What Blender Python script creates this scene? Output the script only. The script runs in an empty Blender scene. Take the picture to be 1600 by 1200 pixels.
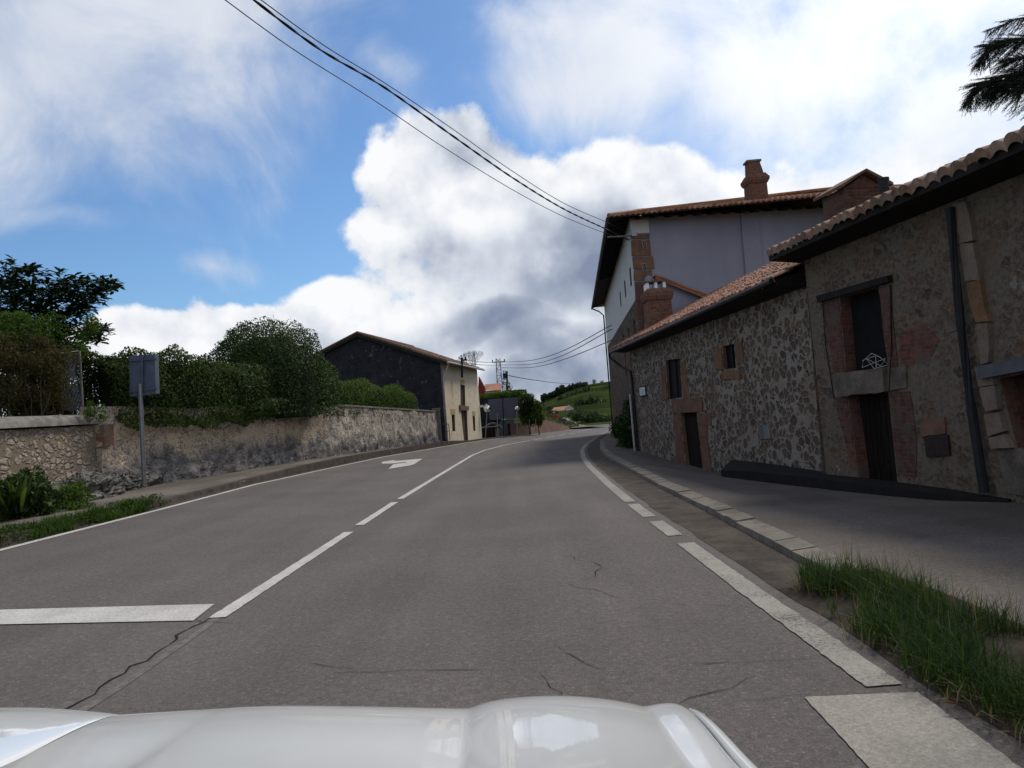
import bpy, math, random
import numpy as np
from mathutils import Vector, noise as mn
from mathutils.geometry import tessellate_polygon
random.seed(7); rng = np.random.default_rng(7)
R = math.radians
SC = bpy.context.scene; COL = SC.collection

# ------------------------------------------------------------------ camera
F = 1150.0; PITCH = R(1.5); ROLL = R(4.4); H = 1.5; S = .028
cp, sp, cr, sr = math.cos(PITCH), math.sin(PITCH), math.cos(ROLL), math.sin(ROLL)
FW = Vector((0, cp, sp)); UP = Vector((sr, -sp*cr, cp*cr)); RT = Vector((cr, sp*sr, -cp*sr))
cam = bpy.data.cameras.new('camera'); cam.sensor_width = 36; cam.lens = 36*F/1600
cam.clip_end = 6000; cam.clip_start = .05
co = bpy.data.objects.new('camera', cam); COL.objects.link(co); SC.camera = co
from mathutils import Matrix
m = Matrix((RT, UP, -FW)).transposed().to_4x4(); m.translation = (0, 0, H); co.matrix_world = m
SC.render.resolution_x = 1024; SC.render.resolution_y = 768
SC.view_settings.view_transform = 'Standard'; SC.view_settings.look = 'None'
SC.view_settings.exposure = 0.0; SC.view_settings.gamma = 1

def ray(px, py):                                   # survey of the photograph: direction seen at a pixel
    return FW + RT*((px-800)/F) + UP*((600-py)/F)

# ------------------------------------------------------------------ node helpers
class NT:
    def __init__(s, tree): s.t = tree; s.n = tree.nodes; s.l = tree.links
    def new(s, typ, **kw):
        n = s.n.new(typ)
        for k, v in kw.items(): setattr(n, k, v)
        return n
    def put(s, sock, v):
        if isinstance(v, (int, float)): sock.default_value = v
        elif isinstance(v, (tuple, list)):
            sock.default_value = tuple(v) if len(v) == len(sock.default_value) else tuple(v)+(1,)
        else: s.l.new(v, sock)
    def m(s, op, a, b=0., c=0., clamp=False):
        n = s.new('ShaderNodeMath', operation=op); n.use_clamp = clamp
        s.put(n.inputs[0], a); s.put(n.inputs[1], b)
        if len(n.inputs) > 2: s.put(n.inputs[2], c)
        return n.outputs[0]
    def vm(s, op, a, b=(0, 0, 0), sc=None):
        n = s.new('ShaderNodeVectorMath', operation=op); s.put(n.inputs[0], a)
        if op != 'SCALE' and op != 'NORMALIZE': s.put(n.inputs[1], b)
        if sc is not None: s.put(n.inputs['Scale'], sc)
        return n.outputs['Value'] if op in ('LENGTH', 'DISTANCE', 'DOT_PRODUCT') else n.outputs[0]
    def mix(s, f, a, b):
        n = s.new('ShaderNodeMix', data_type='RGBA'); s.put(n.inputs[0], f)
        s.put(n.inputs[6], a); s.put(n.inputs[7], b); return n.outputs[2]
    def mul(s, a, b):
        n = s.new('ShaderNodeMix', data_type='RGBA', blend_type='MULTIPLY'); n.inputs[0].default_value = 1
        s.put(n.inputs[6], a); s.put(n.inputs[7], b); return n.outputs[2]
    def ss(s, v, lo, hi, a=0., b=1.):
        n = s.new('ShaderNodeMapRange', interpolation_type='SMOOTHSTEP')
        s.put(n.inputs[0], v); s.put(n.inputs[1], lo); s.put(n.inputs[2], hi); s.put(n.inputs[3], a); s.put(n.inputs[4], b)
        return n.outputs[0]
    def noise(s, vec, sc, det=4., rough=.55, dist=0., out=0):
        n = s.new('ShaderNodeTexNoise'); s.put(n.inputs['Vector'], vec)
        n.inputs['Scale'].default_value = sc; n.inputs['Detail'].default_value = det
        n.inputs['Roughness'].default_value = rough; n.inputs['Distortion'].default_value = dist
        return n.outputs[out]
    def vor(s, vec, sc, feat='F1', out='Color', rnd=1.):
        n = s.new('ShaderNodeTexVoronoi', feature=feat); s.put(n.inputs['Vector'], vec)
        n.inputs['Scale'].default_value = sc; n.inputs['Randomness'].default_value = rnd
        return n.outputs[out]
    def ramp(s, f, stops):
        n = s.new('ShaderNodeValToRGB'); s.put(n.inputs[0], f); e = n.color_ramp.elements
        while len(e) < len(stops): e.new(.5)
        for i, (p, c) in enumerate(stops): e[i].position = p; e[i].color = tuple(c)+(1,)
        return n.outputs[0]
    def sep(s, v):
        n = s.new('ShaderNodeSeparateXYZ'); s.put(n.inputs[0], v); return n.outputs
    def comb(s, x, y, z):
        n = s.new('ShaderNodeCombineXYZ'); s.put(n.inputs[0], x); s.put(n.inputs[1], y); s.put(n.inputs[2], z); return n.outputs[0]

# ------------------------------------------------------------------ sun and sky
SUN_EL, SUN_AZ = R(48), R(36)                      # azimuth to the right of straight ahead (+Y)
sl = bpy.data.lights.new('sun', 'SUN'); sl.energy = 2.65; sl.angle = R(12.0); sl.color = (1, .92, .80)
so = bpy.data.objects.new('sun', sl); COL.objects.link(so)
sdir = Vector((math.sin(SUN_AZ)*math.cos(SUN_EL), math.cos(SUN_AZ)*math.cos(SUN_EL), math.sin(SUN_EL)))
so.rotation_euler = sdir.to_track_quat('Z', 'Y').to_euler()
W = bpy.data.worlds.new('World'); SC.world = W; W.use_nodes = True; W.node_tree.nodes.clear()
def build_sky():
    t = NT(W.node_tree)
    sky = t.new('ShaderNodeTexSky', sky_type='NISHITA'); sky.sun_disc = False
    sky.sun_elevation = SUN_EL; sky.sun_rotation = SUN_AZ
    sky.air_density = 1.0; sky.dust_density = .6; sky.ozone_density = 2.0
    D = t.new('ShaderNodeTexCoord').outputs['Generated']
    D = t.vm('NORMALIZE', D)
    blue = t.mul(sky.outputs[0], SKY_TINT)
    def azel(v):
        x, y, z = t.sep(v); return t.m('ARCTAN2', x, y), t.m('ARCSINE', z)
    warp = t.vm('SCALE', t.vm('SUBTRACT', t.noise(D, 3.5, 5, .5, out=1), (.5, .5, .5)), sc=.17)
    Dw = t.vm('ADD', D, warp)
    az, el = azel(Dw)
    def blob(px, py, rx, ry):
        d = ray(px, py).normalized(); a0 = math.atan2(d.x, d.y); e0 = math.asin(d.z)
        u = t.m('DIVIDE', t.m('SUBTRACT', az, a0), rx/F); v = t.m('DIVIDE', t.m('SUBTRACT', el, e0), ry/F)
        q = t.m('SQRT', t.m('ADD', t.m('MULTIPLY', u, u), t.m('MULTIPLY', v, v)))
        return t.m('SUBTRACT', 1., q)
    def mx(bs):
        o = blob(*bs[0])
        for b in bs[1:]: o = t.m('MAXIMUM', o, blob(*b))
        return o
    # thin high cloud, soft edged
    soft = mx([(60, 60, 620, 330), (330, 30, 330, 160), (960, 90, 200, 200),
               (1250, 120, 420, 260), (1450, 250, 330, 300), (1150, 300, 150, 80), (700, -60, 260, 60), (470, 640, 900, 60), (1700, -200, 900, 420)])
    soft = t.m('MAXIMUM', soft, t.m('SUBTRACT', mx([(120, 345, 420, 95), (350, 428, 170, 80), (600, 130, 200, 120)]), .42))
    ns = t.noise(D, 5.0, 6, .6, .4)
    thin = t.m('ADD', soft, t.m('MULTIPLY', t.m('SUBTRACT', ns, .5), 1.5))
    athin = t.ss(thin, .08, .95)
    # elsewhere in the sky: loose broken cloud
    front = t.ss(t.sep(D)[1], -.1, .45)
    back = t.m('MULTIPLY', t.ss(t.noise(D, 2.2, 5, .55), .42, .6), t.m('SUBTRACT', 1., front))
    athin = t.m('MAXIMUM', athin, t.m('MULTIPLY', back, .9))
    cback = t.mix(t.ss(t.noise(D, 3.1, 4, .55), .4, .65), (8.5, 8.1, 7.6), (14.5, 13.6, 12.6))
    # cumulus
    cum = mx([(640, 300, 105, 105), (770, 330, 210, 120), (900, 330, 200, 100), (620, 370, 100, 60), (1010, 310, 130, 70), (800, 460, 260, 150), (700, 500, 130, 100),
              (980, 460, 260, 170), (410, 520, 110, 45), (540, 510, 120, 70), (300, 560, 240, 50), (620, 580, 400, 60), (900, 600, 400, 60), (1250, 420, 300, 160), (130,600,300,45)])
    n1 = t.noise(D, 7.0, 10, .58); n2 = t.noise(t.vm('ADD', D, (.014, .004, .03)), 7.0, 4, .45)
    n0 = t.noise(D, 7.0, 4, .45)
    dens = t.m('ADD', cum, t.m('MULTIPLY', t.m('SUBTRACT', n1, .5), 1.45))
    ac = t.ss(dens, .02, .24)
    relief = t.m('ADD', t.m('MULTIPLY', t.m('SUBTRACT', n0, n2), 2.2), t.m('MULTIPLY', t.m('SUBTRACT', n1, n0), 1.7))
    low = t.noise(D, 3.4, 4, .5)
    dark = mx([(760, 515, 190, 52), (860, 535, 190, 50), (830, 600, 240, 45), (900, 575, 140, 60), (560, 595, 170, 30), (900, 420, 200, 110)])
    dk = t.ss(t.m('ADD', dark, t.m('MULTIPLY', t.m('SUBTRACT', n1, .5), .9)), -.1, .8)
    bright = t.m('ADD', t.m('ADD', .84, relief), t.m('MULTIPLY', t.m('SUBTRACT', low, .5), .5))
    bright = t.m('SUBTRACT', bright, t.m('MULTIPLY', dk, .64))
    bright = t.m('MAXIMUM', t.m('MINIMUM', bright, 1.), 0.)
    ccum = t.ramp(bright, [(0, (2.3, 2.8, 3.9)), (.35, (4.0, 4.5, 5.6)), (.7, (7.3, 7.7, 8.4)), (1, (9.6, 9.7, 9.9))])
    glow = t.ss(blob(1400, -60, 620, 480), 0., .95)
    cthin = t.mix(glow, t.mix(t.ss(ns, .35, .7), (6.2, 6.8, 7.9), (7.9, 8.2, 8.8)), (11.5, 11.7, 12.0))
    col = t.mix(t.m('MULTIPLY', athin, .93), blue, t.mix(front, cback, cthin))
    col = t.mix(ac, col, t.mix(t.m('MULTIPLY', glow, .8), ccum, (11., 11.2, 11.5)))
    # below the horizon: dull ground tone
    below = t.ss(t.sep(D)[2], -.06, -.01)
    col = t.mix(below, (1.2, 1.2, 1.0), col)
    bg = t.new('ShaderNodeBackground'); bg.inputs['Strength'].default_value = .1
    t.put(bg.inputs['Color'], col)
    t.l.new(bg.outputs[0], t.new('ShaderNodeOutputWorld').inputs[0])
SKY_TINT = (.74, .98, 1.2)
build_sky()

# ------------------------------------------------------------------ materials
def mat(name, fn, rough=.85, spec=.15, bump=None, **kw):
    M = bpy.data.materials.new(name); M.use_nodes = True; t = NT(M.node_tree)
    b = t.n['Principled BSDF']; b.inputs['Roughness'].default_value = rough
    b.inputs['Specular IOR Level'].default_value = spec
    r = fn(t)
    c, h = (r if isinstance(r, tuple) and len(r) == 2 else (r, None))
    t.put(b.inputs['Base Color'], c)
    if h is not None:
        bn = t.new('ShaderNodeBump'); bn.inputs['Strength'].default_value = bump or .5
        bn.inputs['Distance'].default_value = kw.pop('dist', .02); t.put(bn.inputs['Height'], h)
        t.l.new(bn.outputs[0], b.inputs['Normal'])
    for k, v in kw.items():
        if k == 'dist': continue
        t.put(b.inputs[k], v)
    return M
def OBJ(t): return t.new('ShaderNodeTexCoord').outputs['Object']
def UV(t): return t.new('ShaderNodeTexCoord').outputs['UV']
def POS(t): return t.new('ShaderNodeNewGeometry').outputs['Position']
def plain(name, col, rough=.6, var=.25, sc=6., bump=.2, **kw):
    def f(t):
        v = POS(t); n = t.noise(v, sc, 5, .6); n2 = t.noise(v, sc*9, 3, .6)
        k = t.m('ADD', t.m('MULTIPLY', n, .7), t.m('MULTIPLY', n2, .3))
        a = tuple(x*(1-var) for x in col); b = tuple(min(1, x*(1+var)) for x in col)
        return t.mix(t.ss(k, .3, .7), a, b), n2
    return mat(name, f, rough, bump=bump, dist=.004, **kw)
def asphalt(name, base, patch=.18, warm=(1.06, 1., .95)):
    def f(t):
        v = POS(t)
        fine = t.noise(v, 120, 4, .75); mid = t.noise(v, 22, 3, .6)
        big = t.noise(v, .45, 4, .55); lane = t.noise(t.vm('MULTIPLY', v, (1.6, .12, 1)), 1.0, 3, .5)
        sp_ = t.vor(v, 70, 'F1', 'Color')
        g = t.m('ADD', t.m('MULTIPLY', fine, .95), t.m('MULTIPLY', mid, .3))
        k = t.ss(g, .42, .86, .55, 1.45)
        k = t.m('MULTIPLY', k, t.ss(t.noise(v, 38, 2, .5), .3, .7, .93, 1.07))
        k = t.m('MULTIPLY', k, t.ss(big, .3, .7, 1-patch, 1+patch))
        k = t.m('MULTIPLY', k, t.ss(lane, .35, .65, .93, 1.07))
        chips = t.m('MULTIPLY', t.ss(t.sep(sp_)[0], .93, .99), .5)
        k = t.m('ADD', k, chips)
        c = t.vm('SCALE', t.comb(base*warm[0], base*warm[1], base*warm[2]), sc=k)
        return c, g
    return mat(name, f, .85, .22, bump=.55, dist=.006)
def paint(name, col=(.62, .60, .56), wear=.5):
    def f(t):
        v = POS(t); n = t.noise(v, 42, 6, .75); w = t.noise(v, 2.2, 4, .6); g = t.noise(v, 120, 3, .7)
        k = t.m('ADD', n, t.m('MULTIPLY', w, .45))
        c = t.mix(t.ss(k, .55, .95), tuple(x*.62 for x in col), col)
        c = t.vm('SCALE', c, sc=t.ss(g, .3, .7, .8, 1.15))
        ch = t.ss(t.m('ADD', k, t.m('MULTIPLY', g, .25)), wear, wear+.09)
        return t.mix(ch, (.11, .095, .085), c), n
    return mat(name, f, .8, .2, bump=.4, dist=.004)
def rubble(name, sc, stones, mortar, mw=.06, big=.5, coverage=0., stain=None, bump=.8, yst=1.35, foot=False):
    def f(t):
        uv = UV(t); x, y, z = t.sep(uv)
        v = t.comb(x, t.m('MULTIPLY', y, yst), 0.)
        v = t.vm('ADD', v, t.vm('SCALE', t.vm('SUBTRACT', t.noise(v, 1.7, 3, .6, out=1), (.5, .5, .5)), sc=.42))
        v = t.vm('ADD', v, t.vm('SCALE', t.vm('SUBTRACT', t.noise(v, 11, 3, .6, out=1), (.5, .5, .5)), sc=.06))
        e = t.vor(v, sc, 'DISTANCE_TO_EDGE', 'Distance'); c = t.vor(v, sc, 'F1', 'Color')
        r, g, b = t.sep(c)
        st = t.ramp(r, [(i/(len(stones)-1), q) for i, q in enumerate(stones)])
        n = t.noise(uv, 14, 6, .65); nb = t.noise(uv, .8, 4, .6)
        st = t.vm('SCALE', st, sc=t.ss(n, .25, .75, .62, 1.35))
        w = t.ss(nb, .3, .7, mw*.6, mw*1.7)
        fd_ = t.vor(v, sc, 'F1', 'Distance'); rd = t.m('SUBTRACT', t.m('ADD', .5, t.m('MULTIPLY', g, .25)), fd_)
        ee = t.m('MINIMUM', t.m('SUBTRACT', e, w), t.m('MULTIPLY', rd, .5))
        mk = t.ss(t.m('SUBTRACT', ee, t.m('MULTIPLY', t.m('SUBTRACT', n, .5), .13)), -.02, .035)
        if coverage:                                   # old render that still covers part of the stone
            cv = t.ss(t.m('ADD', t.noise(uv, 1.3, 6, .65), t.m('MULTIPLY', n, .25)), .52+.3*(1-coverage), .62+.3*(1-coverage))
            mk = t.m('MULTIPLY', mk, t.m('SUBTRACT', 1., t.m('MULTIPLY', cv, .9)))
        mo = t.vm('SCALE', t.comb(*mortar), sc=t.ss(n, .2, .8, .7, 1.25))
        col = t.mix(mk, mo, st)
        if stain:
            for sc2, lo, hi, q in stain:
                k = t.ss(t.noise(t.vm('MULTIPLY', uv, (1., .8, 1.)), sc2, 6, .62), lo, hi)
                col = t.mix(t.m('MULTIPLY', k, .75), col, q)
        if foot:                                       # bedrock showing through at the wall's foot
            fk = t.ss(t.m('SUBTRACT', t.m('ADD', y, t.m('MULTIPLY', t.noise(t.vm('MULTIPLY', uv, (1., .35, 1.)), .55, 7, .68), -2.6)), foot), -.98, -.5, 1., 0.)
            rc = t.ramp(t.noise(t.vm('MULTIPLY', uv, (1., 1.7, 1.)), 2.6, 8, .7, .6), [(.3, (.06, .058, .06)), (.46, (.14, .135, .135)), (.6, (.25, .235, .22)), (.75, (.40, .36, .30))])
            col = t.mix(fk, col, rc)
        h = t.m('ADD', t.m('MULTIPLY', t.ss(e, 0., .22), mk), t.m('MULTIPLY', n, .5))
        return col, h
    return mat(name, f, .95, .04, bump=bump, dist=.05)
def bricks(name, a, b, mort, wear=.4):
    def f(t):
        uv = UV(t); d = t.vm('ADD', uv, t.vm('SCALE', t.vm('SUBTRACT', t.noise(uv, 6, 2, out=1), (.5, .5, .5)), sc=.03))
        br = t.new('ShaderNodeTexBrick'); t.put(br.inputs['Vector'], d); br.inputs['Scale'].default_value = 1
        br.inputs['Brick Width'].default_value = .26; br.inputs['Row Height'].default_value = .065
        br.inputs['Mortar Size'].default_value = .009; br.inputs['Bias'].default_value = -.1
        t.put(br.inputs['Color1'], a); t.put(br.inputs['Color2'], b); t.put(br.inputs['Mortar'], mort)
        n = t.noise(uv, 9, 5, .65)
        c = t.vm('SCALE', br.outputs[0], sc=t.ss(n, .25, .75, .6, 1.3))
        c = t.mix(t.ss(t.noise(uv, 2.2, 5, .65), .62-wear*.3, .75-wear*.2), c, mort)
        return c, t.m('ADD', t.m('MULTIPLY', br.outputs['Fac'], -1.), t.m('MULTIPLY', n, .4))
    return mat(name, f, .9, .15, bump=.6, dist=.02)
def tiles(name, cols):
    def f(t):
        uv = UV(t); fl = t.vm('FLOOR', uv); w = t.new('ShaderNodeTexWhiteNoise', noise_dimensions='3D'); t.put(w.inputs[0], fl)
        p = POS(t); n = t.noise(p, 9, 5, .65); n2 = t.noise(p, 1.2, 4, .6)
        c = t.ramp(w.outputs[0], [(i/(len(cols)-1), q) for i, q in enumerate(cols)])
        c = t.vm('SCALE', c, sc=t.ss(n, .25, .75, .6, 1.3))
        c = t.mix(t.m('MULTIPLY', t.ss(n2, .5, .72), .6), c, (.10, .09, .07))
        return c, n
    return mat(name, f, .85, .2, bump=.3, dist=.01)
def leafm(name, cols, trans=.35, rough=.65):
    M = bpy.data.materials.new(name); M.use_nodes = True; t = NT(M.node_tree); b = t.n['Principled BSDF']
    ri = t.new('ShaderNodeNewGeometry').outputs['Random Per Island']
    big = t.noise(POS(t), .9, 3, .5)
    k = t.m('ADD', t.m('MULTIPLY', ri, .75), t.m('MULTIPLY', t.m('SUBTRACT', big, .5), .9), clamp=True)
    c = t.ramp(k, [(i/(len(cols)-1), q) for i, q in enumerate(cols)])
    t.put(b.inputs['Base Color'], c); b.inputs['Roughness'].default_value = rough; b.inputs['Specular IOR Level'].default_value = .15
    tr = t.new('ShaderNodeBsdfTranslucent'); t.put(tr.inputs[0], t.vm('MULTIPLY', c, (1.3, 1.4, .6)))
    mx = t.new('ShaderNodeMixShader'); mx.inputs[0].default_value = trans
    t.l.new(b.outputs[0], mx.inputs[1]); t.l.new(tr.outputs[0], mx.inputs[2])
    t.l.new(mx.outputs[0], t.n['Material Output'].inputs[0]); return M

M = {}
M['asphalt'] = asphalt('asphalt', .100, .09, (1.14, 1.0, .91))
M['pave'] = asphalt('pavement_asphalt', .088, .25, (1.18, 1., .86))
M['pave_left'] = asphalt('pavement_concrete', .115, .3, (1.15, 1., .84))
M['dirt'] = plain('gutter_dirt', (.068, .056, .045), .95, .45, 2.5, .6)
M['kerb_dirt'] = plain('dirty_kerb', (.062, .05, .043), .95, .4, 3, .6)
M['kerb'] = plain('kerb_stone', (.185, .165, .135), .85, .3, 3, .5)
M['paint'] = paint('road_paint', wear=.60)
M['paint_edge'] = paint('worn_edge_paint', (.36, .335, .29), .70)
M['paint_block'] = paint('road_paint_thick', (.36, .33, .28), .53)
M['crack'] = plain('crack', (.02, .018, .017), 1, .2)
M['seam'] = plain('seam', (.15, .132, .12), .95, .35, 14)
M['concrete'] = plain('concrete', (.16, .155, .145), .9, .4, 3, .6)
M['concrete_dark'] = plain('dark_concrete', (.016, .014, .013), .8, .3, 3, .5)  # near-black; on the ledge it paints in the wall-foot shade
M['coping'] = plain('coping_concrete', (.185, .175, .155), .9, .45, 4, .8)
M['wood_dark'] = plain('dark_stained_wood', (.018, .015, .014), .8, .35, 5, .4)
M['door_dark'] = plain('dark_door', (.012, .011, .011), .7, .3, 6)
def planks(t):
    uv = UV(t); x, y, z = t.sep(uv); f = t.m('FRACT', t.m('MULTIPLY', x, 6.5)); gap = t.ss(t.m('ABSOLUTE', t.m('SUBTRACT', f, .5)), .42, .48)
    w = t.new('ShaderNodeTexWhiteNoise', noise_dimensions='1D'); t.put(w.inputs['W'], t.m('FLOOR', t.m('MULTIPLY', x, 6.5))); n = t.noise(t.vm('MULTIPLY', uv, (14., 1., 1.)), 3, 5, .6)
    k = t.m('MULTIPLY', t.ss(n, .3, .7, .5, 1.3), t.m('ADD', .7, t.m('MULTIPLY', w.outputs[0], .6)))
    return t.mix(gap, t.vm('SCALE', t.comb(.022, .017, .014), sc=k), (.003, .003, .003)), t.m('SUBTRACT', n, gap)
M['door_planks'] = mat('dark_plank_door', planks, .85, .05, bump=.5)
M['inner'] = plain('dark_interior', (.01, .01, .011), 1, .2)
M['metal_dark'] = plain('dark_metal', (.02, .02, .022), .5, .2)
M['zinc'] = plain('galvanised_metal', (.22, .23, .25), .45, .15, 8, .1, Metallic=.6)
M['sign_back'] = plain('sign_back', (.085, .10, .145), .5, .2, 3, .05, Metallic=.2)
M['pvc'] = plain('pale_pipe', (.42, .42, .42), .5, .2)
M['cable'] = plain('black_cable', (.012, .012, .013), .6, .1)
M['white'] = plain('white_paint', (.72, .72, .72), .5, .08)
M['rubble_low'] = rubble('field_stone_grey_mortar', 3.8, [(.065, .053, .045), (.125, .092, .068), (.09, .073, .062), (.17, .122, .082), (.08, .07, .064)],
                         (.25, .225, .195), .043, coverage=.22, bump=.5, stain=[(.5, .52, .7, (.13, .088, .062))])
M['rubble_near'] = rubble('field_stone_earth_mortar', 4.6, [(.075, .06, .047), (.125, .095, .07), (.095, .08, .064), (.16, .10, .065)],
                          (.145, .12, .092), .03, coverage=.78, bump=.35, stain=[(.7, .58, .7, (.13, .075, .05)), (2.2, .66, .7, (.30, .28, .25)), (1.1, .6, .74, (.045, .042, .04))])
M['rubble_left'] = rubble('rubble_tan', 4.6, [(.46, .38, .29), (.3, .26, .21), (.56, .49, .39), (.38, .335, .285), (.58, .52, .43)],
                          (.50, .415, .31), .03, coverage=.8, stain=[(.9, .55, .72, (.16, .135, .12)), (3.2, .58, .68, (.62, .57, .5)), (7., .58, .66, (.08, .065, .05)), (15, .58, .66, (.08, .065, .05))], bump=1., foot=.32)
M['rubble_coped'] = rubble('rubble_coped', 4.6, [(.36, .3, .225), (.25, .215, .175), (.45, .38, .3), (.3, .27, .235)],
                           (.22, .18, .135), .03, coverage=.5, bump=1.)
M['wall_streaky'] = rubble('weathered_render', 6, [(.3, .27, .23), (.45, .41, .34)], (.46, .42, .35), .02, coverage=.8,
                           stain=[(2.4, .5, .62, (.13, .115, .1)), (5., .56, .64, (.66, .62, .54)), (8., .56, .63, (.09, .08, .07)), (17, .57, .65, (.1, .08, .06))], bump=1., foot=.02)
def rockf(t):
    v = POS(t); n = t.noise(v, 2.2, 8, .7, .6); n2 = t.noise(v, 11, 5, .7); e = t.vor(t.vm('ADD', v, t.vm('SCALE', t.noise(v, 2, 3, out=1), sc=.5)), 3.2, 'DISTANCE_TO_EDGE', 'Distance')
    c = t.ramp(n, [(.3, (.05, .05, .052)), (.46, (.13, .125, .12)), (.6, (.21, .20, .185)), (.75, (.33, .28, .22))])
    c = t.vm('SCALE', c, sc=t.m('MULTIPLY', t.ss(n2, .3, .7, .6, 1.3), t.ss(e, 0., .06, .45, 1.)))
    return c, t.m('ADD', t.m('MULTIPLY', n2, .6), t.ss(e, 0., .08))
M['rock'] = mat('limestone_rock', rockf, .95, .15, bump=1., dist=.05)
M['brick'] = bricks('red_brick', (.19, .075, .05), (.12, .052, .038), (.13, .10, .08), .35)
M['brick_worn'] = bricks('worn_red_brick', (.18, .06, .04), (.10, .042, .032), (.11, .085, .07), .55)
M['brick_dark'] = bricks('dark_brick', (.13, .052, .038), (.085, .04, .032), (.09, .075, .06), .5)
M['tile_old'] = tiles('old_dark_tiles', [(.12, .065, .045), (.17, .09, .06), (.09, .055, .04), (.2, .12, .09)])
M['sandstone'] = plain('reddish_sandstone', (.15, .085, .06), .9, .3, 3, .5)
M['sandstone_y'] = plain('ochre_sandstone', (.17, .10, .055), .9, .35, 3, .5)
M['concrete_warm'] = plain('brownish_concrete', (.125, .105, .085), .9, .4, 3, .6)
M['stone_pale'] = plain('pale_sandstone', (.17, .135, .105), .9, .3, 2.5, .5)
M['tile'] = tiles('clay_roof_tiles', [(.30, .12, .07), (.38, .19, .12), (.22, .085, .05), (.42, .27, .19), (.26, .13, .09), (.34, .15, .085)])
M['tile_pale'] = tiles('weathered_clay_tiles', [(.26, .15, .10), (.34, .23, .165), (.2, .11, .075), (.38, .28, .21), (.22, .14, .10)])
M['tile_far'] = tiles('far_clay_tiles', [(.36, .15, .09), (.42, .2, .12), (.32, .14, .08)])
M['soil'] = plain('soil', (.042, .033, .024), 1, .4, 3, .8)
def turf(t):
    v = POS(t); n = t.noise(v, .35, 5, .6); f = t.noise(v, 14, 4, .7)
    c = t.ramp(t.m('ADD', t.m('MULTIPLY', n, .6), t.m('MULTIPLY', f, .4)), [(.25, (.03, .05, .014)), (.5, (.055, .085, .02)), (.75, (.09, .12, .035))])
    return c, f
M['turf'] = mat('turf', turf, .95, bump=.6, dist=.05)
def field(t):
    v = POS(t); x, y, z = t.sep(v)
    w = t.vm('ADD', v, t.vm('SCALE', t.vm('SUBTRACT', t.noise(v, .01, 3, out=1), (.5, .5, .5)), sc=60))
    cell = t.vor(t.vm('MULTIPLY', w, (1., .55, 0.)), .018, 'F1', 'Color')
    n = t.noise(v, .05, 6, .65)
    c = t.ramp(t.sep(cell)[0], [(0, (.055, .08, .03)), (.3, (.085, .12, .042)), (.55, (.13, .19, .05)), (.8, (.065, .09, .036)), (1, (.16, .22, .06))])
    return t.vm('SCALE', c, sc=t.ss(n, .3, .7, .2, .5))
M['field'] = mat('pasture', field, 1., .0)
M['hedge'] = leafm('hedge_leaf', [(.012, .024, .007), (.035, .062, .016), (.07, .105, .028), (.13, .165, .055)])
M['hedge_l'] = leafm('light_hedge_leaf', [(.03, .055, .01), (.055, .10, .018), (.09, .15, .03), (.13, .19, .05)])
M['magnolia'] = leafm('glossy_leaf', [(.008, .018, .008), (.015, .03, .012), (.03, .05, .02), (.05, .075, .03)], .12, .38)
M['ivy'] = leafm('ivy_leaf', [(.01, .02, .007), (.026, .052, .013), (.05, .09, .022), (.09, .14, .04)], .2, .6)
M['bramble'] = leafm('bramble_leaf', [(.03, .03, .015), (.06, .055, .02), (.09, .06, .03), (.05, .08, .02), (.12, .09, .05)], .3)
M['grass'] = leafm('grass_blade', [(.018, .04, .008), (.04, .08, .014), (.065, .12, .02), (.11, .15, .035)], .35, .5)
M['grass_dk'] = leafm('verge_blade', [(.012, .026, .006), (.025, .052, .010), (.045, .082, .016), (.085, .115, .03)], .3, .6)
M['grass_dry'] = leafm('dry_blade', [(.12, .10, .05), (.2, .17, .09), (.16, .09, .045)], .3)
M['far_leaf'] = leafm('far_leaf', [(.014, .03, .012), (.028, .05, .02), (.045, .075, .028)], .2)
M['pine'] = leafm('conifer_needle', [(.008, .014, .010), (.015, .026, .018), (.025, .04, .028)], .1)
M['bark'] = plain('bark', (.07, .055, .04), .95, .4, 9, .8)
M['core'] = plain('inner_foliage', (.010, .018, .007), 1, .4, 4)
M['foil'] = plain('dead_leaf', (.16, .09, .04), .9, .3, 12)

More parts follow.
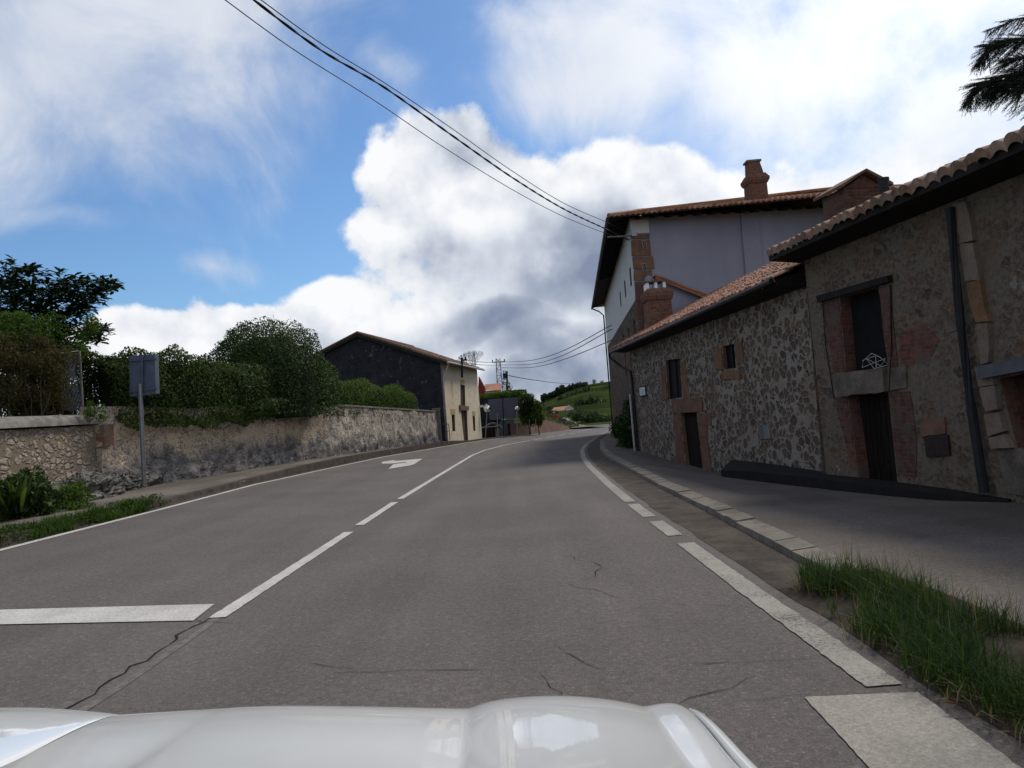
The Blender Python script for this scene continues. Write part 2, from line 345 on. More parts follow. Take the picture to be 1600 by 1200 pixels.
# ------------------------------------------------------------------ object helpers
ORG = {}
def meta(o, label=None, cat=None, group=None, kind=None):
    if label: o['label'] = label
    if cat: o['category'] = cat
    if group: o['group'] = group
    if kind: o['kind'] = kind
    return o
def thing(name, label, cat, loc=(0, 0, 0), group=None):
    o = bpy.data.objects.new(name, None); COL.objects.link(o); o.location = loc; o.empty_display_size = .2
    ORG[o.name] = Vector(loc); return meta(o, label, cat, group)
def link(name, me, parent=None, loc=None):
    o = bpy.data.objects.new(name, me); COL.objects.link(o)
    if parent is not None: o.parent = parent; ORG[o.name] = ORG[parent.name]
    else: o.location = loc or (0, 0, 0); ORG[o.name] = Vector(loc or (0, 0, 0))
    return o
class MB:
    def __init__(s): s.v = []; s.f = []; s.uv = []; s.mi = []
    def add(s, vs, fs, uvs=None, mi=0):
        b = len(s.v); s.v += [tuple(q) for q in vs]
        for k, f in enumerate(fs):
            s.f.append(tuple(b+i for i in f)); s.mi.append(mi)
            if uvs: s.uv.append([uvs[i] for i in f])
            else:
                a, bb, c = Vector(vs[f[0]]), Vector(vs[f[1]]), Vector(vs[f[2]]); n = (bb-a).cross(c-a)
                if n.length: n.normalize()
                if abs(n.z) > .7: s.uv.append([(vs[i][0], vs[i][1]) for i in f])
                else:
                    h = Vector((-n.y, n.x, 0)); h = h.normalized() if h.length > 1e-6 else Vector((1, 0, 0))
                    s.uv.append([(Vector(vs[i]).dot(h), vs[i][2]) for i in f])
        return s
    def quad(s, a, b, c, d, uvs=None, mi=0): return s.add([a, b, c, d], [(0, 1, 2, 3)], uvs, mi)
    def hexa(s, p, mi=0):                       # p: 4 bottom, 4 top
        return s.add(p, [(3, 2, 1, 0), (4, 5, 6, 7), (0, 1, 5, 4), (1, 2, 6, 5), (2, 3, 7, 6), (3, 0, 4, 7)], mi=mi)
    def box(s, c, sz, rz=0., mi=0, ax=None):
        c = Vector(c); X = Vector((math.cos(rz), math.sin(rz), 0)); Y = Vector((-math.sin(rz), math.cos(rz), 0)); Z = Vector((0, 0, 1))
        if ax: X, Y, Z = ax
        hx, hy, hz = (q/2 for q in sz)
        return s.hexa([c+X*a*hx+Y*b*hy+Z*k*hz for k in (-1, 1) for a, b in ((-1, -1), (1, -1), (1, 1), (-1, 1))], mi)
    def bar(s, a, b, w, d=None, mi=0):
        a, b = Vector(a), Vector(b); z = (b-a).normalized(); x = z.cross(Vector((0, 0, 1)))
        x = x.normalized() if x.length > 1e-4 else Vector((1, 0, 0)); y = z.cross(x)
        return s.box((a+b)/2, (w, d or w, (b-a).length), mi=mi, ax=(x, y, z))
    def tube(s, pts, r, n=8, mi=0, cap=True):
        pts = [Vector(p) for p in pts]; rr = r if isinstance(r, (list, tuple)) else [r]*len(pts); vs = []
        for i, p in enumerate(pts):
            d = (pts[min(i+1, len(pts)-1)]-pts[max(i-1, 0)]).normalized(); x = d.cross(Vector((.01, .02, 1)))
            x = x.normalized() if x.length > 1e-3 else Vector((1, 0, 0)); y = d.cross(x)
            vs += [p+(x*math.cos(2*math.pi*k/n)+y*math.sin(2*math.pi*k/n))*rr[i] for k in range(n)]
        fs = [(i*n+k, i*n+(k+1) % n, (i+1)*n+(k+1) % n, (i+1)*n+k) for i in range(len(pts)-1) for k in range(n)]
        if cap: fs += [tuple(range(n))[::-1], tuple(range((len(pts)-1)*n, len(pts)*n))]
        return s.add(vs, fs, mi=mi)
    def build(s, name, mats, parent=None, loc=None, smooth=False):
        o3 = ORG[parent.name] if parent is not None else Vector(loc or (0, 0, 0))
        me = bpy.data.meshes.new(name); me.from_pydata([tuple(Vector(q)-o3) for q in s.v], [], s.f)
        uvl = me.uv_layers.new(name='UVMap'); flat = [c for f in s.uv for p in f for c in p[:2]]
        uvl.data.foreach_set('uv', flat)
        for q in (mats if isinstance(mats, (list, tuple)) else [mats]): me.materials.append(q)
        me.polygons.foreach_set('material_index', s.mi)
        if smooth: me.polygons.foreach_set('use_smooth', [True]*len(me.polygons))
        me.update(); return link(name, me, parent, loc)
def npmesh(name, V, Fq, mt, parent=None, loc=None, smooth=False):
    """V (n,3) verts, Fq (m,k) faces"""
    o3 = np.array(ORG[parent.name] if parent is not None else (loc or (0, 0, 0)))
    me = bpy.data.meshes.new(name); V = V-o3
    me.vertices.add(len(V)); me.vertices.foreach_set('co', V.astype(np.float32).ravel())
    mfn, k = Fq.shape; me.loops.add(mfn*k); me.loops.foreach_set('vertex_index', Fq.astype(np.int32).ravel())
    me.polygons.add(mfn); me.polygons.foreach_set('loop_start', (np.arange(mfn)*k).astype(np.int32))
    me.materials.append(mt)
    if smooth: me.polygons.foreach_set('use_smooth', np.ones(mfn, dtype=bool))
    me.update(); me.validate(); return link(name, me, parent, loc)
def unit(a): return a/np.maximum(np.linalg.norm(a, axis=1, keepdims=True), 1e-9)
def leafarr(P, size, aspect=.5, nrm=None, nb=.6, fold=.15):
    n = len(P); d = unit(rng.normal(size=(n, 3))); q = rng.normal(size=(n, 3))
    if nrm is not None: q = unit(q)*(1-nb)+nrm*nb*1.5
    nn = unit(np.cross(np.cross(d, q), d)+1e-6); s_ = np.cross(d, nn)
    sz = (size*rng.uniform(.65, 1.35, n))[:, None]
    a = P-d*sz*.5; c = P+d*sz*.5; b = P+s_*sz*aspect*.5+nn*sz*fold; e = P-s_*sz*aspect*.5+nn*sz*fold
    V = np.stack([a, b, c, e], 1).reshape(-1, 3); Fq = np.arange(4*n).reshape(n, 4); return V, Fq
def leaves(name, P, size, mt, parent=None, loc=None, **kw):
    V, Fq = leafarr(np.asarray(P), size, **kw); return npmesh(name, V, Fq, mt, parent, loc)
def blades(name, P, h, w, mt, parent=None, loc=None, lean=.5, kind=None):
    P = np.asarray(P); n = len(P); a = rng.uniform(0, 2*math.pi, n); dr = np.stack([np.cos(a), np.sin(a), 0*a], 1)
    sd = np.stack([-np.sin(a), np.cos(a), 0*a], 1); hh = (h*rng.uniform(.4, 1.25, n))[:, None]; ln = (rng.uniform(.1, 1, n)*lean)[:, None]
    up = np.array([0, 0, 1.]); V = []
    for tt, ww in ((0, 1), (.5, .8), (1, .08)):
        c = P+up*hh*tt*(1-.35*ln*tt)+dr*hh*ln*tt*tt
        V += [c-sd*w*ww/2, c+sd*w*ww/2]
    V = np.stack(V, 1).reshape(-1, 3); b = np.arange(n)[:, None]*6
    Fq = np.concatenate([b+np.array([0, 1, 3, 2]), b+np.array([2, 3, 5, 4])], 0)
    return npmesh(name, V, Fq, mt, parent, loc)

# ------------------------------------------------------------------ plan of the place
def itp(tab):
    xs, ys = zip(*tab); return lambda y: float(np.interp(y, xs, ys))
cen = itp([(-12, -2.75), (16, -2.73), (27, -2.58), (39, -2.4), (46, -2.0), (53, -1.0), (60, .6), (66, 2.3), (82, 6.7), (112, 12.6), (150, 20)])
rgt = itp([(-12, 1.8), (6, 1.8), (12, 1.86), (16.4, 1.97), (22.6, 2.2), (28, 2.5), (33.6, 2.95), (38, 3.4), (43, 4.05), (57, 6.2), (82, 10.4), (112, 16), (150, 23)])
lft = itp([(-12, -7.4), (10, -7.4), (15.4, -7.5), (21.5, -7.7), (28, -7.45), (38, -6.85), (46, -5.9), (52, -5.0), (57, -4.0), (63, -2.5), (68, -.9), (74, 1.4), (85, 3.2), (108, 6.0), (130, 9.8), (150, 14)])
kbr = itp([(-12, 2.55), (7, 2.55), (11, 2.7), (15, 2.78), (20.6, 3.0), (27, 3.25), (34, 3.8), (46, 5.2), (60, 7.6), (82, 11.6), (112, 17.2), (150, 24.2)])
kk = itp([(-12, .056), (10, .058), (28, .064), (38, .073), (52, .077), (63, .08), (75, .07), (110, .03), (150, 0)])
offp = itp([(-12, .36), (12, .38), (16, .42), (21.7, .52), (27, .63), (32, .68), (54, .68), (63, .38), (75, .3), (90, .25), (150, .1)])
def gz(x, y):
    d = cen(y)-x
    if d < 0: return -S*y
    return -S*y+kk(y)*min(d, lftw(y))
def lftw(y): return cen(y)-lft(y)+.3
def gnd(px, py, dz=0.):                               # where the sight line meets the road surface
    d = ray(px, py); t = 5.
    for _ in range(60):
        x, y, z = d.x*t, d.y*t, H+d.z*t
        t += (z-gz(x, y)-dz)/(-(d.z+S*d.y))*.7
    return Vector((d.x*t, d.y*t, H+d.z*t))
def at_y(px, py, Y): d = ray(px, py); t = Y/d.y; return Vector((d.x*t, Y, H+d.z*t))
def on(px, py, A, B):                                 # sight line against the upright plane through A, B
    d = ray(px, py); n = Vector((B[1]-A[1], -(B[0]-A[0]), 0)); t = n.dot(Vector((A[0], A[1], 0)))/n.dot(d)
    return Vector((d.x*t, d.y*t, H+d.z*t))

# ------------------------------------------------------------------ ground and road
def sheet(name, xs, ys, fn, mt, kind='structure'):
    b = MB(); nx = len(xs)
    vs = [(x, y, fn(x, y)) for y in ys for x in xs]
    b.add(vs, [(j*nx+i, j*nx+i+1, (j+1)*nx+i+1, (j+1)*nx+i) for j in range(len(ys)-1) for i in range(nx-1)])
    return meta(b.build(name, mt, smooth=True), kind=kind)
def smooth(t): t = max(0., min(1., t)); return t*t*(3-2*t)
def crest(x, y):
    u = x/max(y, 1)
    e = float(np.interp(u, [-.5, -.05, .03, .04, .052, .07, .09, .11, .14, .2, .4, .8], [-.02, -.012, -.004, -.001, .0025, .0095, .0145, .0175, .0195, .026, .05, .06]))
    return 1.5+e*620
def terrain(x, y):
    base = -S*min(y, 130)-.45
    if y > 130: base -= 1.2*smooth((y-130)/80)
    k = smooth((y-170)/450); h = crest(x, max(y, 200))
    z = base+(h-base)*k
    if y > 620: z -= (y-620)*.03*1
    z += .9*mn.noise(Vector((x*.02, y*.02, 0)))*smooth((y-140)/100)
    return z
ys = [-60, -20, 0, 10, 20, 30, 40, 50, 60, 70, 80, 90, 100, 110, 120]+list(range(130, 660, 10))+[700, 800, 1000, 1500, 2500]
xs = [-1500, -700, -300, -150, -80]+list(range(-50, 200, 6))+[230, 300, 500, 900, 1500]
sheet('ground', xs, ys, terrain, M['field'])

def ribbon(name, ys, prof, mt, kind='structure', n=1):
    """prof(y) -> list of (x,z) across"""
    b = MB(); rows = [[(x, y, z) for x, z in prof(y)] for y in ys]; w = len(rows[0])
    b.add([p for r_ in rows for p in r_], [(j*w+i, j*w+i+1, (j+1)*w+i+1, (j+1)*w+i) for j in range(len(rows)-1) for i in range(w-1)])
    return meta(b.build(name, mt), kind=kind)
Y = [-12+1.5*i for i in range(109)]
def roadprof(y):
    l, c, k = lft(y)-.28, cen(y), kbr(y); xs = [l+(c-l)*i/6 for i in range(6)]+[c+(k-c)*i/6 for i in range(7)]
    return [(x, gz(x, y)) for x in xs]
ribbon('road', Y, roadprof, M['asphalt'])
jit = lambda y, s=0: .05*mn.noise(Vector((y*.9, s, 0)))+.03*mn.noise(Vector((y*4, s, 3)))
Yf = [-6+.35*i for i in range(210)]
ribbon('gutter_dirt_right', Yf, lambda y: [(rgt(y)+.22+jit(y, 8)*.8, gz(rgt(y)+.3, y)+.004), (kbr(y)-.002, gz(kbr(y), y)+.006)], M['dirt'])
ribbon('gutter_dirt_left', Yf, lambda y: [(lft(y)-.28, gz(lft(y)-.28, y)+.006), (lft(y)-.13+jit(y, 5), gz(lft(y)-.1, y)+.006)], M['dirt'])
# left pavement, its kerb face and strip
wallx = itp([(-12, -9.6), (12, -10.6), (17, -11.2), (21.7, -11.0), (26.8, -9.6), (32.6, -8.75), (41, -7.4), (52.5, -5.45), (54, -4.95), (70, -2.9), (78, -2.5)])
def pavl(y):
    e = lft(y)-.28; w = wallx(y)-.3
    z0 = gz(e, y); z1 = -S*y+offp(y)
    zk = max(z0+.12, z1-.05)
    return [(e, z0-.05), (e-.03, zk), (e-.14, zk+.005), (w*.5+e*.5-.1, (zk+z1)/2), (w-.3, z1)]
ribbon('pavement_left', [-12+1.25*i for i in range(62)], pavl, M['pave_left'])
ribbon('kerb_left', [-10+.7*i for i in range(118)], lambda y: [(lft(y)-.1+jit(y, 5)*.8, gz(lft(y)-.1, y)+.008), (pavl(y)[0][0]+.012, gz(lft(y)-.28, y)+.01), (pavl(y)[1][0]+.008, pavl(y)[1][1]), (pavl(y)[1][0]-.02, pavl(y)[1][1]+.006), (pavl(y)[2][0]-.06+jit(y*1.7, 2), pavl(y)[2][1]+.008)], M['kerb_dirt'])
# right kerb as separate stones, pavement behind it
kb = MB(); y = 6.1
while y < 75:
    L = .5+random.random()*.08; a, b_ = kbr(y), kbr(y+L-.02); h = .10+random.uniform(-.012, .012)
    p = [(a, y, -S*y-.1), (a+.26, y, -S*y-.1), (b_+.26, y+L-.02, -S*(y+L)-.1), (b_, y+L-.02, -S*(y+L)-.1)]
    kb.hexa(p+[(p[0][0]+.015, p[0][1], -S*y+h-.02), (p[1][0], p[1][1], -S*y+h), (p[2][0], p[2][1], -S*(y+L)+h), (p[3][0]+.015, p[3][1], -S*(y+L)+h-.02)])
    y += L
meta(kb.build('kerb_right', M['kerb']), kind='structure')
offw = itp([(-12, .05), (9, .02), (12, -.08), (16, -.2), (22, -.36), (27, -.2), (32, -.02), (40, .1), (150, .1)])
wr = itp([(-12, 12), (4, 12), (7.5, 11), (9, 8), (10, 6.4), (14.5, 6.1), (31, 5.4), (34, 5.9), (46, 7.2), (60, 10), (150, 30)])
def pavr(y):
    a = kbr(y)+.25; w = wr(y); ow = offw(y)
    return [(a+(w-a)*i/6, -S*y+.088+(ow-.088)*smooth(i/6)) for i in range(7)]
ribbon('pavement_right', [y for y in Y if y < 100], pavr, M['pave'])
# painted markings
def line(name, xf, y0, y1, w, mt=None, off=0):
    b = MB(); n = max(2, int((y1-y0)/(.05 if y0 < 16 else .3))); P = []
    for i in range(n+1):
        y = y0+(y1-y0)*i/n; x = xf(y)+off; j1, j2 = (.010*mn.noise(Vector((y*k_, x, 1)))+.008*mn.noise(Vector((y*3.1*k_, x, 5))) for k_ in (7, 7.7))
        P += [(x-w/2+j1, y, gz(x-w/2, y)+.008), (x+w/2+j2, y, gz(x+w/2, y)+.008)]
    b.add(P, [(2*i, 2*i+1, 2*i+3, 2*i+2) for i in range(n)])
    return b
lm = MB(); rm = MB()
def merge(b, o): b.add(o.v, o.f)
for y0, y1 in [(6.5, 11.6), (12.4, 16.0), (16.7, 62)]+[(63+5*i, 66.2+5*i) for i in range(9)]: merge(lm, line('', cen, y0, y1, .15))
for y0, y1 in [(3.85, 8.4), (8.95, 10.25), (10.75, 12.4), (12.75, 43.5)]+[(45+3.4*i, 46.8+3.4*i) for i in range(14)]: merge(rm, line('', rgt, y0, y1, .19 if y1 < 44 else .22))
merge(lm, line('', lft, -8, 66, .13))
meta(lm.build('road_markings', M['paint']), kind='structure'); meta(rm.build('edge_marking', M['paint_edge']), kind='structure')
b = MB()
st = [gnd(335, 945), gnd(302, 971), gnd(0, 977), gnd(0, 954)]
def gpoly(b, pts, dz=.009): b.add([(p[0], p[1], gz(p[0], p[1])+dz) for p in pts], [tuple(range(len(pts)))[::-1]])
dl = (st[3]-st[0]); e1 = st[0]+dl*1.75; dl2 = (st[2]-st[1]); e2 = st[1]+dl2*1.75
for i in range(6):
    f0, f1 = i/6, (i+1)/6
    gpoly(b, [st[0].lerp(e1, f0), st[0].lerp(e1, f1), st[1].lerp(e2, f1), st[1].lerp(e2, f0)])
meta(b.build('stop_line', M['paint']), kind='structure')
def ragged(b, pts, dz, amp=.008, step=.04):
    q = []; 
    for i, (a, c) in enumerate(zip(pts, pts[1:]+pts[:1])):
        n = max(1, int((c-a).length/step)); nn = Vector((-(c-a).y, (c-a).x, 0)).normalized()
        q += [a.lerp(c, k/n)+nn*amp*(mn.noise(Vector((k*.6, i*9., 0)))+.7*mn.noise(Vector((k*2.3, i*9., 4)))) for k in range(n)]
    gpoly(b, q, dz)
b = MB(); zq = [gnd(1257, 1091), gnd(1434, 1083), gnd(1610, 1212), gnd(1368, 1212)]
dz_ = [zq[3]+(zq[3]-zq[0]).normalized()*1.5, zq[2]+(zq[2]-zq[1]).normalized()*1.5]
ragged(b, [zq[0], zq[1], dz_[1], dz_[0]], .007)
meta(b.build('road_block_marking', M['paint_block']), kind='structure')
b = MB()
for poly in ([(785, 968), (862, 957), (872, 962), (1040, 947), (985, 985), (980, 978), (935, 968), (848, 978), (790, 979)],
             [(828, 1012), (858, 983), (950, 970), (1030, 955), (985, 982), (965, 990)]):
    gpoly(b, [gnd(400+x/4, 480+y/4) for x, y in poly])
meta(b.build('road_arrow_marking', M['paint']), kind='structure')
# cracks
cb = MB()
def crack(pxs, w=.012, jitr=.05, seed=0):
    pts = [gnd(*p) for p in pxs]; P = []; rr = random.Random(seed)
    for a, c in zip(pts, pts[1:]):
        n = max(2, int((c-a).length/.12))
        for i in range(n): q = a.lerp(c, i/n); P.append((q.x+rr.uniform(-jitr, jitr), q.y+rr.uniform(-jitr, jitr)*.8))
    P.append((pts[-1].x, pts[-1].y)); V = []
    for i, p in enumerate(P):
        q = P[min(i+1, len(P)-1)]; o = P[max(i-1, 0)]; d = Vector((q[0]-o[0], q[1]-o[1])); d = d.normalized() if d.length > 1e-6 else Vector((1, 0))
        ww = w*.6*rr.uniform(.15, 1.3)*(.25 if i in (0, len(P)-1) else 1); n_ = Vector((-d.y, d.x))*ww/2
        for s_ in (-1, 1): V.append((p[0]+n_.x*s_, p[1]+n_.y*s_, gz(p[0], p[1])+.005))
    cb.add(V, [(2*i, 2*i+1, 2*i+3, 2*i+2) for i in range(len(P)-1)])
crack([(330, 966), (290, 985), (245, 1022), (190, 1052), (150, 1085), (105, 1110), (40, 1150)], .03, .03, 1)
crack([(300, 969), (375, 975)], .015, .02, 2)
crack([(520, 1052), (600, 1050), (680, 1047), (760, 1048)], .012, .02, 3)
crack([(845, 1050), (865, 1075), (880, 1092)], .012, .02, 4)
crack([(875, 868), (905, 875), (940, 885), (935, 897), (915, 905)], .016, .05, 5)
crack([(880, 913), (930, 922), (975, 937)], .012, .05, 6)
crack([(785, 920), (830, 923), (880, 915)], .01, .04, 7)
crack([(1090, 1040), (1140, 1035), (1200, 1034), (1270, 1030)], .014, .02, 8)
crack([(1060, 1100), (1110, 1085), (1165, 1062), (1180, 1058)], .014, .03, 9)
crack([(870, 1010), (885, 1025), (935, 1045), (960, 1047)], .01, .04, 10)
crack([(770, 975), (820, 965)], .01, .03, 11)
crack([(1035, 944), (1100, 946), (1180, 950)], .008, .03, 12)
crack([(1270, 1086), (1200, 1092), (1130, 1094)], .008, .02, 13)
crack([(550, 828), (580, 808), (612, 790)], .012, .03, 14)
crack([(480, 1035), (560, 1050)], .01, .03, 15)
b = MB(); sm = [gnd(*p) for p in ((338, 966), (322, 980), (262, 1022), (205, 1062), (150, 1098), (90, 1135))]
for a, c in zip(sm, sm[1:]):
    n_ = Vector(((c-a).y, -(c-a).x, 0)).normalized()*.035; gpoly(b, [a+n_, c+n_, c-n_, a-n_], .004)
meta(b.build('road_seam', M['seam']), kind='structure')
meta(cb.build('road_cracks', M['crack']), kind='structure')

# ------------------------------------------------------------------ building helpers
class Face:
    """an upright wall plane: s metres along from A, z up; out = outward normal"""
    def __init__(f, A, deg, right=False):
        f.A = Vector((A[0], A[1], 0)); f.d = Vector((-math.sin(R(deg)), math.cos(R(deg)), 0))
        f.o = Vector((-f.d.y, f.d.x, 0))*(-1 if right else 1)
    def p(f, s, z, out=0.): q = f.A+f.d*s+f.o*out; q.z = z; return q
    def px(f, x, y, out=0.):
        a = f.p(0, 0, out); q = on(x, y, a, a+f.d); return ((q-a).dot(f.d), q.z)
    def quad(f, pts): return [f.px(*q) for q in pts]
def wall(b, f, outer, holes=(), depth=.35, mi=0, hmi=1, back=0, bmi=2):
    """flat wall with openings; reveals run inwards; back: which holes get a dark back plate"""
    loops = [[Vector((s, z, 0)) for s, z in outer]]+[[Vector((s, z, 0)) for s, z in h] for h in holes]
    flat = [q for l in loops for q in l]; tri = tessellate_polygon(loops)
    b.add([f.p(q.x, q.y) for q in flat], tri, [(q.x, q.y) for q in flat], mi)
    for h in holes:
        n = len(h)
        for i in range(n):
            (s0, z0), (s1, z1) = h[i], h[(i+1) % n]; L = math.hypot(s1-s0, z1-z0)
            b.add([f.p(s0, z0), f.p(s1, z1), f.p(s1, z1, -depth), f.p(s0, z0, -depth)], [(0, 1, 2, 3)], [(0, z0), (L, z1), (L, z1+depth), (0, z0+depth)] if abs(z1-z0) < L*.5 else [(0, z0), (0, z1), (depth, z1), (depth, z0)], hmi)
def panel(f, pts, out0, out1, mt, name, parent, n=1):
    """slab with outline pts [(s,z)], from out0 to out1 metres in front of the wall plane"""
    b = MB(); k = len(pts)
    v = [f.p(s, z, out0) for s, z in pts]+[f.p(s, z, out1) for s, z in pts]
    fs = [tuple(range(k, 2*k)), tuple(range(k))[::-1]]+[(i, (i+1) % k, k+(i+1) % k, k+i) for i in range(k)]
    uv = [(s, z) for s, z in pts]*2
    b.add(v, fs, uv); return b.build(name, mt, parent)
def rough_poly(pts, step=.12, amp=.03, seed=0):
    """ragged outline, for stones and brick that end unevenly"""
    rr = random.Random(seed); out = []
    for (a, b_), (c, d) in zip(pts, pts[1:]+pts[:1]):
        n = max(1, int(math.hypot(c-a, d-b_)/step))
        for i in range(n): out.append((a+(c-a)*i/n+rr.uniform(-amp, amp), b_+(d-b_)*i/n+rr.uniform(-amp, amp)))
    return out
def tile_roof(b, E, a, L, up, Wd, pitch=.21, course=.36, hh=.05, seed=0, lift=.03):
    """rows of round clay tiles on the plane E + a*i + up*j"""
    rr = random.Random(seed); a = Vector(a).normalized(); up = Vector(up).normalized(); n = a.cross(up)
    if n.z < 0: n = -n
    K = 8; nt = max(1, int(L/pitch)); rows = max(1, int(Wd/course)+1)
    offs = [rr.uniform(-.03, .03) for _ in range(nt+1)]
    wob = lambda s_, t_: .035*mn.noise(Vector((s_*.5+seed, t_*.6, 0)))
    for j in range(rows):
        v0 = j*course-.03; v1 = min(Wd, (j+1)*course+.05); vs = []; uvs = []
        hj = [rr.uniform(-.012, .014) for _ in range(nt+1)]; oj = [rr.uniform(-.03, .03) for _ in range(nt+1)]
        for i in range(nt*K+1):
            tI = min(i//K, nt-1); ph = i/K*2*math.pi; h = hh*(-math.cos(ph))*.5+hh*.5
            h = hh*(abs(math.sin(ph/2))**.8); s_ = i*pitch/K
            for v, dh in ((v0+offs[tI]+oj[tI], lift+hj[tI]-.10 if j == 0 else lift-.06), (v0+offs[tI]+oj[tI], lift+.018+hj[tI]), (v1, lift-.012)):
                vs.append(E+a*s_+up*v+n*(h+dh+wob(s_, v))); uvs.append((tI+.5+seed*37, j+.5))
        fs = [(3*i, 3*(i+1), 3*(i+1)+1, 3*i+1) for i in range(nt*K)]+[(3*i+1, 3*(i+1)+1, 3*(i+1)+2, 3*i+2) for i in range(nt*K)]
        b.add(vs, fs, uvs)
def roofpart(name, E, a, L, up, Wd, mt, parent, **kw):
    b = MB(); tile_roof(b, Vector(E), a, L, up, Wd, **kw); return b.build(name, mt, parent)
def soffit(name, E, a, L, up, Wd, parent, mt=None, raf=.6, t=.05, rd=.1, inset=0.):
    """boards under the tiles plus rafter tails showing at the eave"""
    b = MB(); a = Vector(a).normalized(); up = Vector(up).normalized(); n = a.cross(up)
    if n.z < 0: n = -n
    E = Vector(E)
    b.hexa([E-n*t, E+a*L-n*t, E+a*L+up*Wd-n*t, E+up*Wd-n*t, E-n*.004, E+a*L-n*.004, E+a*L+up*Wd-n*.004, E+up*Wd-n*.004])
    i = raf*.4
    while i < L:
        c = E+a*i+up*.06
        b.hexa([c-n*(t+rd), c+a*.1-n*(t+rd), c+a*.1+up*(Wd-.06)-n*(t+rd), c+up*(Wd-.06)-n*(t+rd), c-n*(t+.001), c+a*.1-n*(t+.001), c+a*.1+up*(Wd-.06)-n*(t+.001), c+up*(Wd-.06)-n*(t+.001)])
        i += raf
    return b.build(name, mt or M['wood_dark'], parent)

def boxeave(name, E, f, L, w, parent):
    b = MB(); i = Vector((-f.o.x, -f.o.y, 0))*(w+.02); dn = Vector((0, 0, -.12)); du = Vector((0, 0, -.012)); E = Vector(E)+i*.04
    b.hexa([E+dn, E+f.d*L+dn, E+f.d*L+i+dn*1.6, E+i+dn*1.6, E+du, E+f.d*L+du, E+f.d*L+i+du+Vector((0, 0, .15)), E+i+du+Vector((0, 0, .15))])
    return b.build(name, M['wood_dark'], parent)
# ------------------------------------------------------------------ low stone house, right
fl = Face((5.09, 33.2), 2.6)
t = thing('stone_house', 'long low stone house with pale mortar, small door and two windows, behind the right kerb', 'house', fl.p(-8, -.6))
LOW = t
s_far, s_near = -1.8, -19.15
outer = [(s_near, -1.4), (s_far, -1.4), (s_far+.1, 3.42), (s_near, 3.42)]
hW1 = fl.quad([(1040, 563), (1062, 560), (1066, 621), (1044, 624)])
hW2 = fl.quad([(1129, 541), (1147, 537), (1150, 575), (1132, 577)])
hD = fl.quad([(1063, 646), (1088, 643), (1099, 742), (1073, 735)]); hD[2] = (hD[2][0], -1.0); hD[3] = (hD[3][0], -1.0)
b = MB(); wall(b, fl, outer, [hW1, hW2, hD], .16)
w_ = b.build('wall', [M['rubble_low'], M['sandstone'], M['inner']], t)
b = MB()
for s0, s1, d0, d1 in ((s_near, s_near, 0, -8), (s_far, s_far, 0, -8), (s_near, s_far, -8, -8)):
    b.add([fl.p(s0, -1.4, d0), fl.p(s1, -1.4, d1), fl.p(s1, 3.3, d1), fl.p(s0, 3.3, d0)], [(0, 1, 2, 3)], [(0, 0), (8, 0), (8, 4.7), (0, 4.7)])
b.build('back_wall', M['rubble_low'], t)
def opening(f, h, kind, parent, mt, depth=.22, frame=None):
    (s0, z0) = h[3]; o = panel(f, h, -depth-.05, -depth, mt, kind, parent)
    return o
opening(fl, hD, 'door', t, M['door_planks'], .12)
for h in (hW1, hW2):
    wn = panel(fl, h, -.17, -.13, M['door_dark'], 'window', t)
    b = MB(); (sa, za), (sb, zb), (sc_, zc), (sd, zd) = h
    for q0, q1 in ((h[0], h[1]), (h[1], h[2]), (h[2], h[3]), (h[3], h[0]), (((sa+sb)/2, (za+zb)/2), ((sc_+sd)/2, (zc+zd)/2))):
        b.bar(fl.p(*q0, -.11), fl.p(*q1, -.11), .05, .04)
    b.build('frame', M['wood_dark'], wn)
# dressed stones round the openings
def stones(f, parent, name, lists, mt, out=.018, seed=0):
    for k, q in enumerate(lists):
        panel(f, rough_poly(f.quad(q), .16, .016, seed+k), -.05, out+.004*(k % 3), mt if not isinstance(mt, list) else mt[k % len(mt)], name, parent)
stones(fl, t, 'lintel', [[(1050, 624), (1098, 621), (1099, 643), (1052, 646)]], M['sandstone'], .03, 1)
stones(fl, t, 'jamb_stone', [[(1090, 646), (1112, 645), (1112, 664), (1092, 666)], [(1092, 667), (1106, 666), (1107, 682), (1094, 684)], [(1095, 684), (1106, 683), (1113, 738), (1101, 741)],
                             [(1052, 648), (1062, 647), (1071, 733), (1058, 729)]], [M['sandstone'], M['sandstone'], M['sandstone']], .02, 5)
stones(fl, t, 'window_stone', [[(1064, 566), (1070, 565), (1078, 620), (1068, 622)], [(1034, 572), (1039, 571), (1043, 624), (1035, 626)],
                               [(1118, 545), (1128, 543), (1131, 576), (1119, 578)], [(1149, 535), (1161, 534), (1163, 567), (1152, 568)], [(1128, 580), (1157, 577), (1158, 591), (1128, 594)]],
       [M['sandstone_y'], M['sandstone']], .02, 11)
sg = panel(fl, fl.quad([(1000, 605), (1010, 603), (1011, 617), (1001, 619)]), .01, .04, M['white'], 'name_plaque', t)
b = MB(); q = fl.quad([(1000, 605), (1010, 603), (1011, 617), (1001, 619)])
for a_, c_ in zip(q, q[1:]+q[:1]): b.bar(fl.p(*a_, .045), fl.p(*c_, .045), .04, .03)
for r_ in (.3, .5, .68):
    a_ = fl.p(q[0][0]*(.85)+q[1][0]*.15, q[0][1]*(1-r_)+q[3][1]*r_, .045); c_ = fl.p(q[0][0]*.2+q[1][0]*.8, q[0][1]*(1-r_)+q[3][1]*r_, .045)
    b.bar(a_, c_, .035, .004)
b.build('plaque_border', M['metal_dark'], sg)
panel(fl, fl.quad([(1187, 664), (1204, 664), (1206, 685), (1189, 686)]), .003, .03, M['concrete'], 'vent_cover', t)
